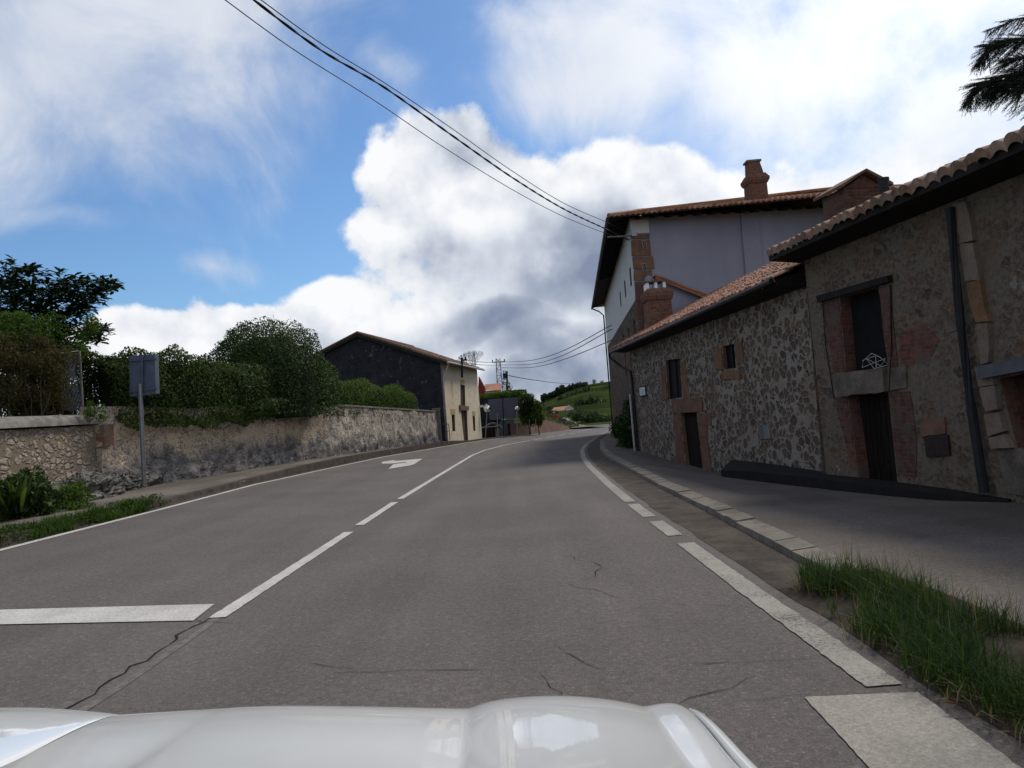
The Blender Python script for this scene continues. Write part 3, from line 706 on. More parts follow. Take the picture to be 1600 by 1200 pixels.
# roof: street slope and rear slope
pa = R(24.4); EZ = 3.54
fd = Vector((0, 0, 0))+fl.d
upv = Vector((-fl.o.x*math.cos(pa), -fl.o.y*math.cos(pa), math.sin(pa)))
E0 = fl.p(s_near+.35, EZ, .62)
LL = 18.3
roofpart('roof', E0, fl.d, LL, upv, 4.62/math.cos(pa), M['tile'], t, seed=1)
rk = Vector((upv.x, upv.y, -upv.z)); E1 = E0+Vector((upv.x, upv.y, 0)).normalized()*9.24
roofpart('roof', E1, -fl.d, 0.01+LL, Vector((-upv.x, -upv.y, upv.z)), 4.62/math.cos(pa), M['tile'], t, seed=2) if False else None
b = MB(); top = E0+upv*(4.62/math.cos(pa)); b.quad(top, top+fl.d*LL, top+fl.d*LL+rk*5.1, top+rk*5.1); b.build('rear_roof', M['tile_far'], t)
b = MB()
for i in range(46):
    c = top+fl.d*(.4*i); b.tube([c+Vector((0, 0, .0)), c+fl.d*.42+Vector((0, 0, .02))], [.085, .1], 8)
b.build('ridge_tiles', M['tile'], t)
boxeave('eaves', E0, fl, LL, .62, t)
b = MB(); g0, g1 = fl.p(s_near+6, EZ-.06, .70), fl.p(-.6, EZ-.14, .70)
b.tube([fl.p(s_near+.4, EZ-.03, .69), g1], .06, 8); gut = b.build('gutter', M['metal_dark'], t)
b = MB(); b.tube([g1, g1+Vector((.0, 0, -.2)), fl.p(-1.1, 2.75, .35), fl.p(-2.0, 2.45, .12), fl.p(-2.05, 2.0, .1), fl.p(-2.1, -.9, .1)], .055, 8)
b.build('downpipe', M['metal_dark'], t)
b = MB(); b.tube([fl.p(-1.95, 1.5, .22), fl.p(-2.0, -.95, .22)], .045, 8); b.build('lower_pipe', M['pvc'], t)

# ------------------------------------------------------------------ near stone building, right
fn = Face((5.9, 12.86), 6.4)
t = thing('stone_barn', 'tall rough stone barn with brick-edged openings and deep dark eaves, nearest on the right', 'barn', fn.p(-2, -.5))
NEAR = t
sN, sF = -6.2, 1.2
dkW = fn.quad([(1312, 465), (1373, 447), (1388, 573), (1322, 582)])
dkD = fn.quad([(1325, 619), (1388, 613), (1404, 765), (1346, 765)]); dkD[2] = (dkD[2][0], -.75); dkD[3] = (dkD[3][0], -.75)
dkG = fn.quad([(1562, 592), (1660, 570), (1680, 700), (1590, 700)])
outer = [(sN, -1.2), (sF-.15, -1.2), (sF, 3.9), (sN, 3.9)]
b = MB(); wall(b, fn, outer, [dkW, dkD, dkG], .24)
b.build('wall', [M['rubble_near'], M['brick_worn'], M['inner']], t)
b = MB()
for s0, s1, d0, d1 in ((sN, sN, 0, -9), (sF, sF, 0, -9), (sN, sF, -9, -9)):
    b.add([fn.p(s0, -1.2, d0), fn.p(s1, -1.2, d1), fn.p(s1, 4, d1), fn.p(s0, 4, d0)], [(0, 1, 2, 3)], [(0, 0), (9, 0), (9, 5.2), (0, 5.2)])
apx = fn.p(sF, 5.4, -4.5); b.add([fn.p(sF, 3.98, 0), apx, fn.p(sF, 3.98, -9)], [(0, 1, 2)], [(0, 4), (4.5, 5.4), (9, 4)])
b.build('side_wall', M['rubble_near'], t)
panel(fn, dkW, -.25, -.2, M['inner'], 'window', t)
panel(fn, dkD, -.25, -.2, M['door_planks'], 'door', t)
panel(fn, dkG, -.25, -.2, plain('brown_boards', (.05, .025, .018), .8, .4, 5), 'window', t)
panel(fn, fn.quad([(1282, 462), (1394, 430), (1396, 440), (1284, 472)]), -.1, .09, M['wood_dark'], 'lintel', t)
stones(fn, t, 'brick_jamb', [[(1285, 474), (1311, 466), (1321, 582), (1304, 585)], [(1374, 449), (1392, 446), (1404, 572), (1389, 573)],
                             [(1304, 622), (1324, 620), (1333, 690), (1322, 690)], [(1390, 616), (1422, 612), (1430, 660), (1434, 700), (1432, 745), (1404, 742)]], M['brick_dark'], .012, 21)
stones(fn, t, 'brick_patch', [[(1405, 520), (1440, 505), (1470, 530), (1452, 565), (1408, 570)], [(1322, 692), (1333, 690), (1340, 735), (1331, 735)]], M['brick_worn'], .004, 31)
stones(fn, t, 'sill_slab', [[(1308, 584), (1388, 574), (1389, 612), (1313, 620)]], M['concrete_warm'], .1, 41)
stones(fn, t, 'stone_block', [[(1389, 575), (1417, 570), (1418, 606), (1390, 611)], [(1440, 654), (1478, 650), (1480, 678), (1442, 682)]], [M['concrete_warm'], M['sandstone']], .03, 44)
panel(fn, fn.quad([(1447, 682), (1484, 679), (1487, 711), (1451, 714)]), .0, .04, plain('rusty_hatch', (.035, .022, .022), .6, .3, 9), 'meter_hatch', t)
# pale corner pilaster of stacked stones, beside the downpipe
pp = [(1495, 318, 1516, 312), (1506, 380, 1528, 376), (1516, 440, 1538, 436), (1530, 505, 1551, 502), (1540, 570, 1552, 568)]
for (x0, y0, x1, y1), (x2, y2, x3, y3) in zip(pp, pp[1:]):
    stones(fn, t, 'quoin', [[(x0, y0+1), (x1, y1+1), (x3, y3-1), (x2, y2-1)]], M['stone_pale'] if y0 < 400 or y0 > 480 else M['sandstone_y'], .07, int(x0))
for q in ([(1532, 572), (1556, 568), (1561, 600), (1538, 604)], [(1538, 606), (1562, 602), (1569, 640), (1547, 644)], [(1547, 646), (1569, 642), (1577, 675), (1552, 680)], [(1552, 682), (1577, 678), (1586, 700), (1556, 702)]):
    stones(fn, t, 'quoin', [q], M['stone_pale'], .08, q[0][0])
panel(fn, fn.quad([(1540, 572), (1680, 545), (1680, 566), (1546, 591)]), .0, .16, plain('grey_lintel', (.09, .09, .10), .7, .2), 'beam', t)
stones(fn, t, 'plaster_patch', [[(1472, 495), (1492, 490), (1499, 515), (1480, 521)], [(1560, 705), (1640, 700), (1640, 775), (1572, 772)]], M['concrete_warm'], .01, 55)
b = MB(); b.tube([fn.p(*fn.px(1484, 325, .12), .12), fn.p(*fn.px(1500, 500, .12), .12), fn.p(*fn.px(1518, 640, .12), .12), fn.p(*fn.px(1538, 770, .12), .12)], .06, 8)
b.build('downpipe', M['metal_dark'], t)
b = MB(); b.tube([fn.p(*fn.px(1285, 468, .03), .03), fn.p(*fn.px(1290, 540, .03), .03), fn.p(*fn.px(1303, 622, .03), .03)], .01, 5)
b.build('wall_cable', M['cable'], t); b = MB(); b.tube([fn.p(*fn.px(1391, 445, .03), .03), fn.p(*fn.px(1393, 540, .03), .03), fn.p(*fn.px(1389, 612, .12), .12)], .01, 5); b.build('wall_cable', M['cable'], t)
pn = R(19); un = Vector((-fn.o.x*math.cos(pn), -fn.o.y*math.cos(pn), math.sin(pn)))
EN = fn.p(sN-.2, 3.98, .62); LN = 1.42+6.4
roofpart('roof', EN, fn.d, LN, un, 5.0/math.cos(pn), M['tile_pale'], t, seed=3, hh=.065, pitch=.23)
b = MB(); top = EN+un*(5.0/math.cos(pn)); rk = Vector((un.x, un.y, -un.z)); b.quad(top, top+fn.d*LN, top+fn.d*LN+rk*5.3, top+rk*5.3); b.build('rear_roof', M['tile_far'], t)
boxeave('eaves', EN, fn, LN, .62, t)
# brick chimney with its own little tiled gable, and the black flue
ch = thing('roof_chimney', 'broad brick chimney with a small tiled gable on top, rising behind the barn eave', 'chimney', fn.p(.2, 4.3, -1.2))
c0 = at_y(1333, 318, 13.6); rz = R(8)
b = MB(); b.box((c0.x, c0.y, 4.55), (.78, .7, .75), rz); b.build('shaft', M['brick_dark'], ch)
for k in (-1, 1):
    b = MB(); X = Vector((math.cos(rz), math.sin(rz), 0)); Yv = Vector((-math.sin(rz), math.cos(rz), 0)); C0 = Vector((c0.x, c0.y, 4.9))
    b.hexa([C0+X*k*.5-Yv*.48, C0+Vector((0, 0, .27))-Yv*.48, C0+Vector((0, 0, .27))+Yv*.48, C0+X*k*.5+Yv*.48] + [q+Vector((0, 0, .05)) for q in (C0+X*k*.5-Yv*.48, C0+Vector((0, 0, .27))-Yv*.48, C0+Vector((0, 0, .27))+Yv*.48, C0+X*k*.5+Yv*.48)])
    b.build('cap_slab', M['tile_old'], ch)
b = MB(); b.add([C0-Yv*.36-X*.38, C0-Yv*.36+X*.38, C0-Yv*.36+Vector((0, 0, .24))], [(0, 1, 2)]); b.build('gable', M['brick_dark'], ch)
fx = at_y(1382, 305, 12.4)
b = MB(); b.tube([(fx.x, fx.y, 4.2), (fx.x, fx.y, fx.z+.27)], .085, 14); b.tube([(fx.x, fx.y, fx.z+.25), (fx.x, fx.y, fx.z+.29)], .095, 14)
meta(b.build('flue_pipe', M['metal_dark'], loc=(fx.x, fx.y, 4.2)), 'short black metal flue standing on the barn roof', 'flue')
# low ledge in front of both stone walls, its near-black colour standing in for shade
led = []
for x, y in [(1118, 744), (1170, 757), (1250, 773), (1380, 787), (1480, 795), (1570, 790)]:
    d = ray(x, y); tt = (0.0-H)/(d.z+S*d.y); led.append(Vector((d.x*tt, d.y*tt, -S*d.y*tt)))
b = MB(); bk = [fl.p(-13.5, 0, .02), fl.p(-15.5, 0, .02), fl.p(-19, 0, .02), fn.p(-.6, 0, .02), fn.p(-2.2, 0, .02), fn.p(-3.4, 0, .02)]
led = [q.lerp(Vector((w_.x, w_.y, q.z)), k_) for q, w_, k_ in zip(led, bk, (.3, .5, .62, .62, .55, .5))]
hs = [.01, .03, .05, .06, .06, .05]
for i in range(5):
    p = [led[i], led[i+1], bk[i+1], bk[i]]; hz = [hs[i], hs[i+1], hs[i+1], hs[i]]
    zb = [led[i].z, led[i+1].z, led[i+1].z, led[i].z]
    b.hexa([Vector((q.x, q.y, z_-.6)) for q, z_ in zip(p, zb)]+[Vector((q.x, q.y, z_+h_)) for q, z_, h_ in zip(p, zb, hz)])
meta(b.build('low_ledge', M['concrete_dark'], loc=led[2]), 'low ledge along the foot of the stone walls, shade painted in as black', 'ledge')
# tangle of white wire in the upper opening
b = MB(); W_ = [(1345, 565), (1362, 552), (1378, 558), (1386, 570), (1366, 576), (1356, 560), (1374, 572), (1384, 560), (1350, 574), (1346, 563), (1368, 556), (1372, 575)]
P_ = [fn.p(*fn.px(x, y, -.05), -.05+.03*((i % 3)-1)) for i, (x, y) in enumerate(W_)]
b.tube(P_, .006, 5); meta(b.build('wire_rack', M['pvc'], loc=P_[0]), 'thin white wire rack standing in the upper barn opening', 'rack')
# tufts growing on the barn eave
for i, (x, y, s_) in enumerate([(1427, 303, .1), (1441, 297, .07), (1453, 283, .14)]):
    c = fn.p(*fn.px(x, y, .55), .55); P = rng.normal(size=(40, 3))*[s_*.18, s_*.18, s_*.34]+np.array(c)
    o = leaves('roof_plant', P, .035, M['hedge'], loc=tuple(c)); meta(o, ['tiny green tuft on the barn eave, nearest the flue', 'tiny green tuft on the barn eave, between the two others', 'upright little plant on the barn eave, farthest from the flue'][i], 'plant', 'plants on the barn eave')

# ------------------------------------------------------------------ tall house behind
TA = Vector((6.04, 34, 0)); ft = Face((TA.x, TA.y), -4.9); fs = Face((TA.x, TA.y), -90+4.0)
fs.o = Vector((fs.d.y, -fs.d.x, 0))
if fs.o.y > 0: fs.o = -fs.o
t = thing('tall_house', 'tall three-storey house with blue-grey rendered side wall and deep wooden eaves', 'house', (9, 38, -1)); TALL = t
zt = 9.55; WD = 13.5; LT = (on(957, 640, ft.p(0, 0), ft.p(1, 0))-ft.A).dot(ft.d)
def rend(t):
    v = POS(t); x, y, z = t.sep(v); st = t.noise(t.vm('MULTIPLY', v, (.9, .9, .12)), 1., 6, .65); b_ = t.noise(v, .35, 5, .6); f = t.noise(v, 14, 4, .6)
    k = t.m('MULTIPLY', t.ss(st, .3, .7, .93, 1.05), t.ss(b_, .3, .7, .92, 1.08))
    return t.vm('SCALE', t.comb(.255, .26, .33), sc=k), f
M['render_blue'] = mat('pale_bluish_render', rend, .95, .05, bump=.15)
M['stone_brown'] = rubble('dressed_brown_stone', 2.2, [(.07, .05, .042), (.10, .075, .06), (.085, .06, .05)], (.13, .11, .09), .03, coverage=.3)
b = MB(); wall(b, fs, [(0, -2), (WD, -2), (WD, zt+.1), (0, zt+.1)]); b.build('side_wall', M['render_blue'], t)
wins = []
for x0, x1, y0, y1 in ((976, 978, 400, 424), (966, 968, 428, 448), (959.5, 961, 447, 465), (979, 984, 463, 530), (970, 973, 484, 545), (963.5, 966, 500, 560)):
    wins.append(ft.quad([(x1, y0), (x0, y0+2), (x0+1, y1), (x1+2, y1)]))
hol = []
for sA, sB in ((1.6, 2.5), (5.6, 6.5), (9.8, 10.7)): hol.append([(sA, 6.8), (sB, 6.8), (sB, 7.7), (sA, 7.7)])
for sA, sB in ((1.5, 2.7), (5.5, 6.7), (9.7, 10.9)): hol.append([(sA, 2.6), (sB, 2.6), (sB, 5.1), (sA, 5.1)]); hol.append([(sA, -1.1), (sB, -1.1), (sB, 1.2), (sA, 1.2)])
b = MB(); wall(b, ft, [(0, -2.2), (LT, -2.2), (LT, 5.9), (0, 5.9)], [h for h in hol if h[0][1] < 5], .3); b.build('street_wall', [M['stone_brown'], M['sandstone']], t)
b = MB(); wall(b, ft, [(0, 5.9), (LT, 5.9), (LT, zt+.1), (0, zt+.1)], [h for h in hol if h[0][1] > 5], .3); b.build('upper_wall', [M['stone_pale'], M['sandstone']], t)
M['upper_white'] = plain('cream_render', (.5, .5, .5), .9, .08, 1)
for o in t.children:
    if o.name.startswith('upper_wall'): o.data.materials[0] = M['upper_white']
for h in hol:
    panel(ft, h, -.3, -.24, M['door_dark'], 'window', t)
b = MB()
b.add([ft.p(LT, -2.2), ft.p(LT, -2.2, -13), ft.p(LT, zt, -13), ft.p(LT, zt)], [(0, 1, 2, 3)]); b.add([ft.p(LT, -2.2, -13), ft.p(0, -2.2, -13.4), ft.p(0, zt, -13.4), ft.p(LT, zt, -13)], [(0, 1, 2, 3)]); b.build('rear_wall', M['render_blue'], t)
# quoins of brown stone at the near corner, white band above
zq = lambda x, y: fs.px(x, y)
def sq(l): return [(max(0., fs.px(x, y)[0]), fs.px(x, y)[1]) for x, y in l]
for k, (y0, y1, xr) in enumerate([(366, 373, 1014), (374, 400, 1016), (401, 421, 1021), (422, 438, 1019), (440, 470, 1024), (471, 500, 1020), (501, 530, 1026)]):
    z0 = fs.px(1000, y0)[1]; z1 = fs.px(1000, y1)[1]; s1 = fs.px(xr, (y0+y1)/2)[0]
    b = MB(); pr = rough_poly([(-.03, z1), (s1, z1), (s1, z0-.02), (-.03, z0-.02)], .3, .02, k)
    panel(fs, pr, -.05, .05, [M['sandstone'], M['stone_brown']][0], 'quoin', t)
for xx in (1003, 1009):
    pass
for yc in (383, 419):
    b = MB(); z_ = fs.px(1002, yc)[1]; s_ = fs.px(1002, yc)[0]
    b.bar(fs.p(s_, z_+.22, .07), fs.p(s_+.06, z_-.2, .07), .03, .02); b.bar(fs.p(s_, z_+.2, .07), fs.p(s_+.25, z_+.18, .07), .03, .02); b.bar(fs.p(s_+.22, z_+.16, .07), fs.p(s_+.24, z_-.22, .07), .03, .02)
    b.build('iron_tie', M['zinc'], t)
panel(fs, [(0, fs.px(1000, 365)[1]), (fs.px(1014, 360)[0], fs.px(1000, 365)[1]), (fs.px(1014, 360)[0], zt), (0, zt)], -.02, .06, M['upper_white'], 'white_band', t)
s0, s1 = fs.px(1160, 380)[0], fs.px(1187, 380)[0]
panel(fs, [(s0, 2), (s1, 2), (s1, zt), (s0, zt)], -.02, .1, M['render_blue'], 'pilaster', t)
# hipped roof
ov = 1.0; pt = R(18.6)
ez = zt+.06
cA = ft.p(-ov*.9, ez, ov); cB = ft.p(LT+ov, ez, ov); cC = ft.p(LT+ov, ez, -14.4); cD = ft.p(-ov*.9, ez, -14.4)
mid = 9.4; rg0 = ft.p(8.5, 12.0, -1.6); rg1 = ft.p(8.5, 12.2, -14.4)
def roof_tri(name, pts, mt):
    """hip slope cut to its outline: tile courses clipped between the two hips"""
    a, c = Vector(pts[0]), Vector(pts[1]); ax = (c-a).normalized(); L = (c-a).length
    top = [Vector(q) for q in pts[2:]]; up = top[-1]-a; up = (up-ax*up.dot(ax)); Wd = up.length; up.normalize(); n = ax.cross(up)
    n = -n if n.z < 0 else n
    tl = (top[-1]-a).dot(ax)/Wd; tr = ((c-top[0]).dot(ax))/Wd
    b = MB(); rr = random.Random(len(name)); rows = int(Wd/.4)
    for j in range(rows):
        v0, v1 = j*.4-.03, min(Wd, j*.4+.45); sL, sR = tl*v0, L-tr*v0; nt = max(1, int((sR-sL)/.24)); K = 6
        vs, uvs = [], []; 
        for i in range(nt*K+1):
            s_ = sL+(sR-sL)*i/(nt*K); h = .06*abs(math.sin(i/K*math.pi))**.8; sm = max(tl*v1, min(L-tr*v1, s_)); I = i//K
            o_ = rr.uniform(-.01, .01)
            vs += [a+ax*s_+up*v0+n*(h-.04), a+ax*s_+up*v0+n*(h+.05+o_), a+ax*sm+up*v1+n*(h+.02)]; uvs += [(I+.5, j+.5)]*3
        b.add(vs, [(3*i, 3*i+3, 3*i+4, 3*i+1) for i in range(nt*K)]+[(3*i+1, 3*i+4, 3*i+5, 3*i+2) for i in range(nt*K)], uvs)
    return b.build(name, mt, t)
roof_tri('roof', [cA, cD, rg1, rg0], M['tile'])
roof_tri('street_roof', [cB, cA, rg0, rg0], M['tile'])
b = MB(); b.quad(cB, cC, rg1, rg0); b.add([cC, cD, rg1], [(0, 1, 2)]); b.build('rear_roof', M['tile_far'], t)
b = MB()
for p0, p1 in ((cA, rg0), (rg0, rg1)): b.tube([Vector(p0)+Vector((0, 0, .06)), Vector(p1)+Vector((0, 0, .08))], .1, 8)
b.build('ridge_tiles', M['tile'], t)
b = MB()                                              # boarded underside of the eaves with rafter tails
dz = Vector((0, 0, -.07)); rt_ = [cA, cB, cC, cD]
iA, iB, iC, iD = ft.p(0, ez+.2, 0), ft.p(LT, ez+.2, 0), ft.p(LT, ez+.2, -13.4), ft.p(0, ez+.2, -13.4)
for (a_, b_, c_, d_) in ((cA, cB, iB, iA), (cD, cA, iA, iD)):
    b.hexa([a_+dz, b_+dz, c_+dz, d_+dz, a_+dz*.1, b_+dz*.1, c_+dz*.1, d_+dz*.1])
for i in range(20):
    q = .35+i*.68
    if q < 13.2: b.bar(fs.p(q, zt+.12, .0), fs.p(q, zt-.08, ov*.8), .13, .16)
for i in range(24):
    q = .3+i*.68
    if q < LT: b.bar(ft.p(q, zt+.12, 0), ft.p(q, zt-.08, ov*.9), .12, .15)
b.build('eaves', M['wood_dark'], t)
b = MB(); ed = Vector((0, 0, -.1)); b.tube([cA+ft.o*.08+ed, cB+ft.o*.08+ed], .08, 8); b.build('gutter', M['metal_dark'], t)
b = MB(); q0 = ft.p(LT+ov-.4, ez-.15, ov+.05)
b.tube([q0, ft.p(LT+.1, ez-.5, .5), ft.p(LT-.1, ez-.9, .12), ft.p(LT-.1, -1.8, .12)], .06, 8); b.build('downpipe', M['metal_dark'], t)
cc = at_y(1181, 300, 35.4)
b = MB()
for z0, z1, w0, w1 in ((9.3, 11.12, .45, .42), (11.12, 11.25, .46, .52), (11.25, 11.4, .53, .54), (11.4, 11.6, .52, .40)):
    b.hexa([Vector((cc.x+sx*w0, cc.y+sy*w0, z0)) for sx, sy in ((-1, -1), (1, -1), (1, 1), (-1, 1))]+[Vector((cc.x+sx*w1, cc.y+sy*w1, z1)) for sx, sy in ((-1, -1), (1, -1), (1, 1), (-1, 1))])
chm = b.build('chimney', M['brick'], t)
b = MB(); b.hexa([Vector((cc.x+sx*.34, cc.y+sy*.34, 11.6)) for sx, sy in ((-1, -1), (1, -1), (1, 1), (-1, 1))]+[Vector((cc.x+sx*.27-.06, cc.y+sy*.27, 12.2)) for sx, sy in ((-1, -1), (1, -1), (1, 1), (-1, 1))])
b.build('cowl', M['brick'], chm); b = MB(); b.box((cc.x-.06, cc.y, 12.25), (.70, .62, .09)); b.build('cap', M['concrete'], chm)

# annexe with its own verge against the tall house, and the brick chimney with pots
an = thing('annexe', 'little lean-to annexe with tiled sloping verge between low house and tall house', 'annexe', (8, 33, -1))
fa = Face((5.8, 33.0), -90+3); fa.o = Vector((0, -1, 0))
q = [fa.px(x, y) for x, y in [(1012, 560), (1122, 540), (1122, 473), (1032, 438), (1012, 430)]]
panel(fa, q, -.8, 0, M['render_blue'], 'wall', an)
pL, pR = fa.px(1022, 433), fa.px(1126, 474); a_ = fa.p(*pL, .25); b__ = fa.p(*pR, .25)
b = MB(); tile_roof(b, a_+Vector((0, 0, -.02)), Vector((0, 1, 0)), .95, b__-a_, (b__-a_).length, seed=9, course=.36, pitch=.22); b.build('roof', M['tile'], an)
b = MB(); b.bar(a_+Vector((0, 0, -.06)), b__+Vector((0, 0, -.06)), .1, .12); b.tube([a_+Vector((0, -.03, .05)), b__+Vector((0, -.03, .05))], .06, 8); b.build('verge', M['tile'], an)
cc = at_y(1029, 500, 31.6); t = thing('brick_chimney', 'stout red brick chimney with white pots at the far end of the low house roof', 'chimney', (cc.x, cc.y, 3.8))
b = MB()
def at31(y): return at_y(1029, y, 31.6).z
for z0, z1, w0, w1 in ((3.2, at31(470), .52, .50), (at31(470), at31(464), .56, .60), (at31(464), at31(458), .6, .6), (at31(458), at31(452), .56, .46)):
    b.hexa([Vector((cc.x+sx*w0, cc.y+sy*w0, z0)) for sx, sy in ((-1, -1), (1, -1), (1, 1), (-1, 1))]+[Vector((cc.x+sx*w1, cc.y+sy*w1, z1)) for sx, sy in ((-1, -1), (1, -1), (1, 1), (-1, 1))])
b.build('shaft', M['brick'], t)
for k in (-.36, 0, .36):
    b = MB(); b.box((cc.x+k-.05, cc.y, at31(452)+.14), (.12, .6, .3)); b.build('pot', M['white'], t)
b = MB(); b.box((cc.x-.05, cc.y, at31(452)+.31), (1.0, .75, .06)); b.build('cap', M['sandstone'], t)

# ------------------------------------------------------------------ left house
A0 = ray(697, 689); A0 = (A0.x*53.5/A0.y, 53.5)
fh = Face(A0, -7.5, right=True); fg = Face(A0, 82.5)
LH = (on(750, 640, fh.A, fh.A+fh.d)-fh.A).dot(fh.d)
APX = fg.px(560, 524); RW = fg.px(693, 577); EVZ = fh.px(706, 567, .5)[1]; print('old house', LH, APX, RW, EVZ)
t = thing('old_house', 'old house with blackened gable and cream street front at the end of the garden wall', 'house', (-8, 57, -1)); OLD = t
M['black_wall'] = rubble('blackened_render', 3, [(.018, .018, .024), (.026, .026, .034)], (.03, .03, .038), .03, coverage=.85,
                         stain=[(.45, .55, .7, (.045, .045, .055)), (1.1, .60, .68, (.11, .11, .125)), (3.1, .62, .68, (.10, .10, .11))], bump=.4)
M['cream'] = rubble('cream_render', 2, [(.66, .56, .41), (.58, .50, .37)], (.70, .60, .45), .02, coverage=.9, stain=[(.7, .58, .75, (.30, .26, .2))], bump=.3)
M['ochre'] = plain('ochre_patch', (.42, .32, .13), .9, .2)
def hq(*p): return fh.quad([(400+x/4, 480+y/4) for x, y in p])
hs_ = [hq((1277, 482), (1306, 488), (1308, 618), (1279, 615)), hq((1280, 646), (1318, 648), (1326, 834), (1300, 834)), hq((1222, 672), (1242, 672), (1246, 774), (1228, 776)), hq((1353, 680), (1368, 681), (1372, 773), (1359, 774))]
b = MB(); wall(b, fh, [(0, -2.5), (LH, -2.5), (LH, EVZ), (0, EVZ)], hs_, .3); b.build('front_wall', [M['cream'], M['stone_pale']], t)
b = MB(); wall(b, fg, [(0, -2.5), (14, -2.5), (14, APX[1]-3.2), (APX[0], APX[1]), (0, EVZ)], []); b.build('gable_wall', M['black_wall'], t)
b = MB(); g = [fg.p(s, z, -LH) for s, z in ((0, -2.5), (14, -2.5), (14, APX[1]-3.2), (APX[0], APX[1]), (0, EVZ))]; b.add(g, [(0, 1, 2, 3, 4)])
b.add([fg.p(14, -2.5), fg.p(14, 4.4), fg.p(14, 4.4, -LH), fg.p(14, -2.5, -LH)], [(0, 1, 2, 3)]); b.build('rear_wall', M['cream'], t)
M['brown_door'] = plain('brown_shutter', (.06, .03, .02), .7, .3, 6)
for i, h in enumerate(hs_): panel(fh, h, -.22, -.16, M['brown_door'], 'door' if i == 1 else 'window', t)
for q in ([(1275, 450), (1302, 456), (1304, 480), (1276, 478)], [(1216, 636), (1245, 638), (1245, 668), (1218, 668)], [(1350, 648), (1370, 650), (1371, 676), (1351, 675)]):
    panel(fh, hq(*q), .0, .02, M['ochre'], 'painted_patch', t)
panel(fh, hq((1268, 612), (1322, 620), (1323, 644), (1270, 642)), 0, .12, M['sandstone'], 'balcony_sill', t)
panel(fh, [(0, -2), (.35, -2), (.35, 4.4), (0, 4.4)], 0, .05, M['concrete'], 'corner_strip', t)
zr = APX[1]+.12; ovh = .5
ridge0 = fg.p(APX[0], zr, .25); eR = fg.p(-ovh, EVZ-.02, .25); eL = fg.p(14.6, APX[1]-3.3, .25); upR = ridge0-eR; upL = ridge0-eL
roofpart('roof', eR, fh.d, LH+.7, upR, upR.length, M['tile_old'], t, seed=5, pitch=.26, course=.5)
roofpart('roof', eL, fh.d, LH+.7, upL, upL.length, M['tile_old'], t, seed=6, pitch=.4, course=.7)
b = MB()
for e, u in ((eR, upR), (eL, upL)):
    n_ = 26
    for i in range(n_): p = e+u*(i/n_)+Vector((0, 0, .06)); b.tube([p, p+u*(1.15/n_)+Vector((0, 0, .02))], [.11, .085], 6)
b.tube([ridge0+Vector((0, 0, .06)), ridge0+fh.d*(LH+.7)+Vector((0, 0, .06))], .12, 8); b.build('verge_tiles', M['tile_old'], t)
b = MB(); o_ = Vector((0, 0, -.02)); b.hexa([eR+o_*5, eR+fh.d*(LH+.7)+o_*5, eR+fh.d*(LH+.7)+upR.normalized()*.7+o_*5, eR+upR.normalized()*.7+o_*5, eR+o_, eR+fh.d*(LH+.7)+o_, eR+fh.d*(LH+.7)+upR.normalized()*.7+o_, eR+upR.normalized()*.7+o_]); b.bar(eR+o_*6+fg.o*-.1, ridge0+o_*6+fg.o*-.1, .34, .2); b.bar(eL+o_*6+fg.o*-.1, ridge0+o_*6+fg.o*-.1, .34, .2); b.build('eaves', M['wood_dark'], t)
b = MB(); b.tube([eR+Vector((.1, 0, -.02)), eR+fh.d*(LH+.7)+Vector((.1, 0, -.05))], .08, 8); b.build('gutter', M['pvc'], t)
b = MB(); b.tube([eR+Vector((.1, .4, -.08)), fh.p(.25, 4.0, .3), fh.p(.12, 3.7, .1), fh.p(.12, -1.0, .1)], .055, 8); b.build('downpipe', M['pvc'], t)
p0 = at_y(722, 590, 58); p1 = at_y(721.5, 559, 58)
b = MB(); b.tube([p0, p1], .09, 6); b.box((p1.x+.15, p1.y, p1.z-.2), (.5, .12, .12)); b.box((p1.x+.3, p1.y, p1.z-.08), (.12, .12, .2)); meta(b.build('roof_post', M['metal_dark'], loc=p0), 'short dark post holding wires above the old house roof', 'post')

# ------------------------------------------------------------------ garden wall, rocks, garden
ztop = itp([(10, 1.9), (17, 2.3), (21.7, 2.24), (36, 1.97), (52.5, 1.3)])
zbot = lambda y: -S*y+offp(y)
def wstrip(name, y0, y1, mt, parent, thick=.45, cap=None):
    b = MB(); n = int((y1-y0)/.2); R_ = []; s_ = 0.
    for i in range(n+1):
        y = y0+(y1-y0)*i/n; x = wallx(y); 
        if i: s_ += math.hypot(x-R_[-1][0], y-R_[-1][1])
        R_.append((x, y, s_))
    K = 16; V = []; U = []
    for x, y, s_ in R_:
        for k in range(K+1):
            z = zbot(y)-.3+(ztop(y)-zbot(y)+.3)*k/K; d = .09*mn.noise(Vector((s_*.9, z*1.1, 2)))+.05*mn.noise(Vector((s_*3.3, z*3, 5)))+.12*(1-k/K)+(.28*max(0, .55+mn.noise(Vector((s_*.45, 0, 7)))*.9-(z-zbot(y)))**.5 if z-zbot(y) < .9 else 0)*abs(mn.noise(Vector((s_*1.9, z*1.6, 1)))+.25)
            V.append((x+d, y, z)); U.append((s_, z-zbot(y)))
        V.append((x-thick, y, ztop(y)+.03*mn.noise(Vector((s_*2, 0, 0))))); U.append((s_, ztop(y)+thick)); V.append((x-thick, y, zbot(y)-.3)); U.append((s_, -1))
    W_ = K+3; b.add(V, [(i*W_+k, (i+1)*W_+k, (i+1)*W_+k+1, i*W_+k+1) for i in range(n) for k in range(W_-1)], U)
    b.add([V[k] for k in range(W_)], [tuple(range(W_))], [U[k] for k in range(W_)]); e = n*W_
    b.add([V[e+k] for k in range(W_)], [tuple(range(W_))[::-1]], [U[e+k] for k in range(W_)])
    return b.build(name, mt, parent, smooth=False)
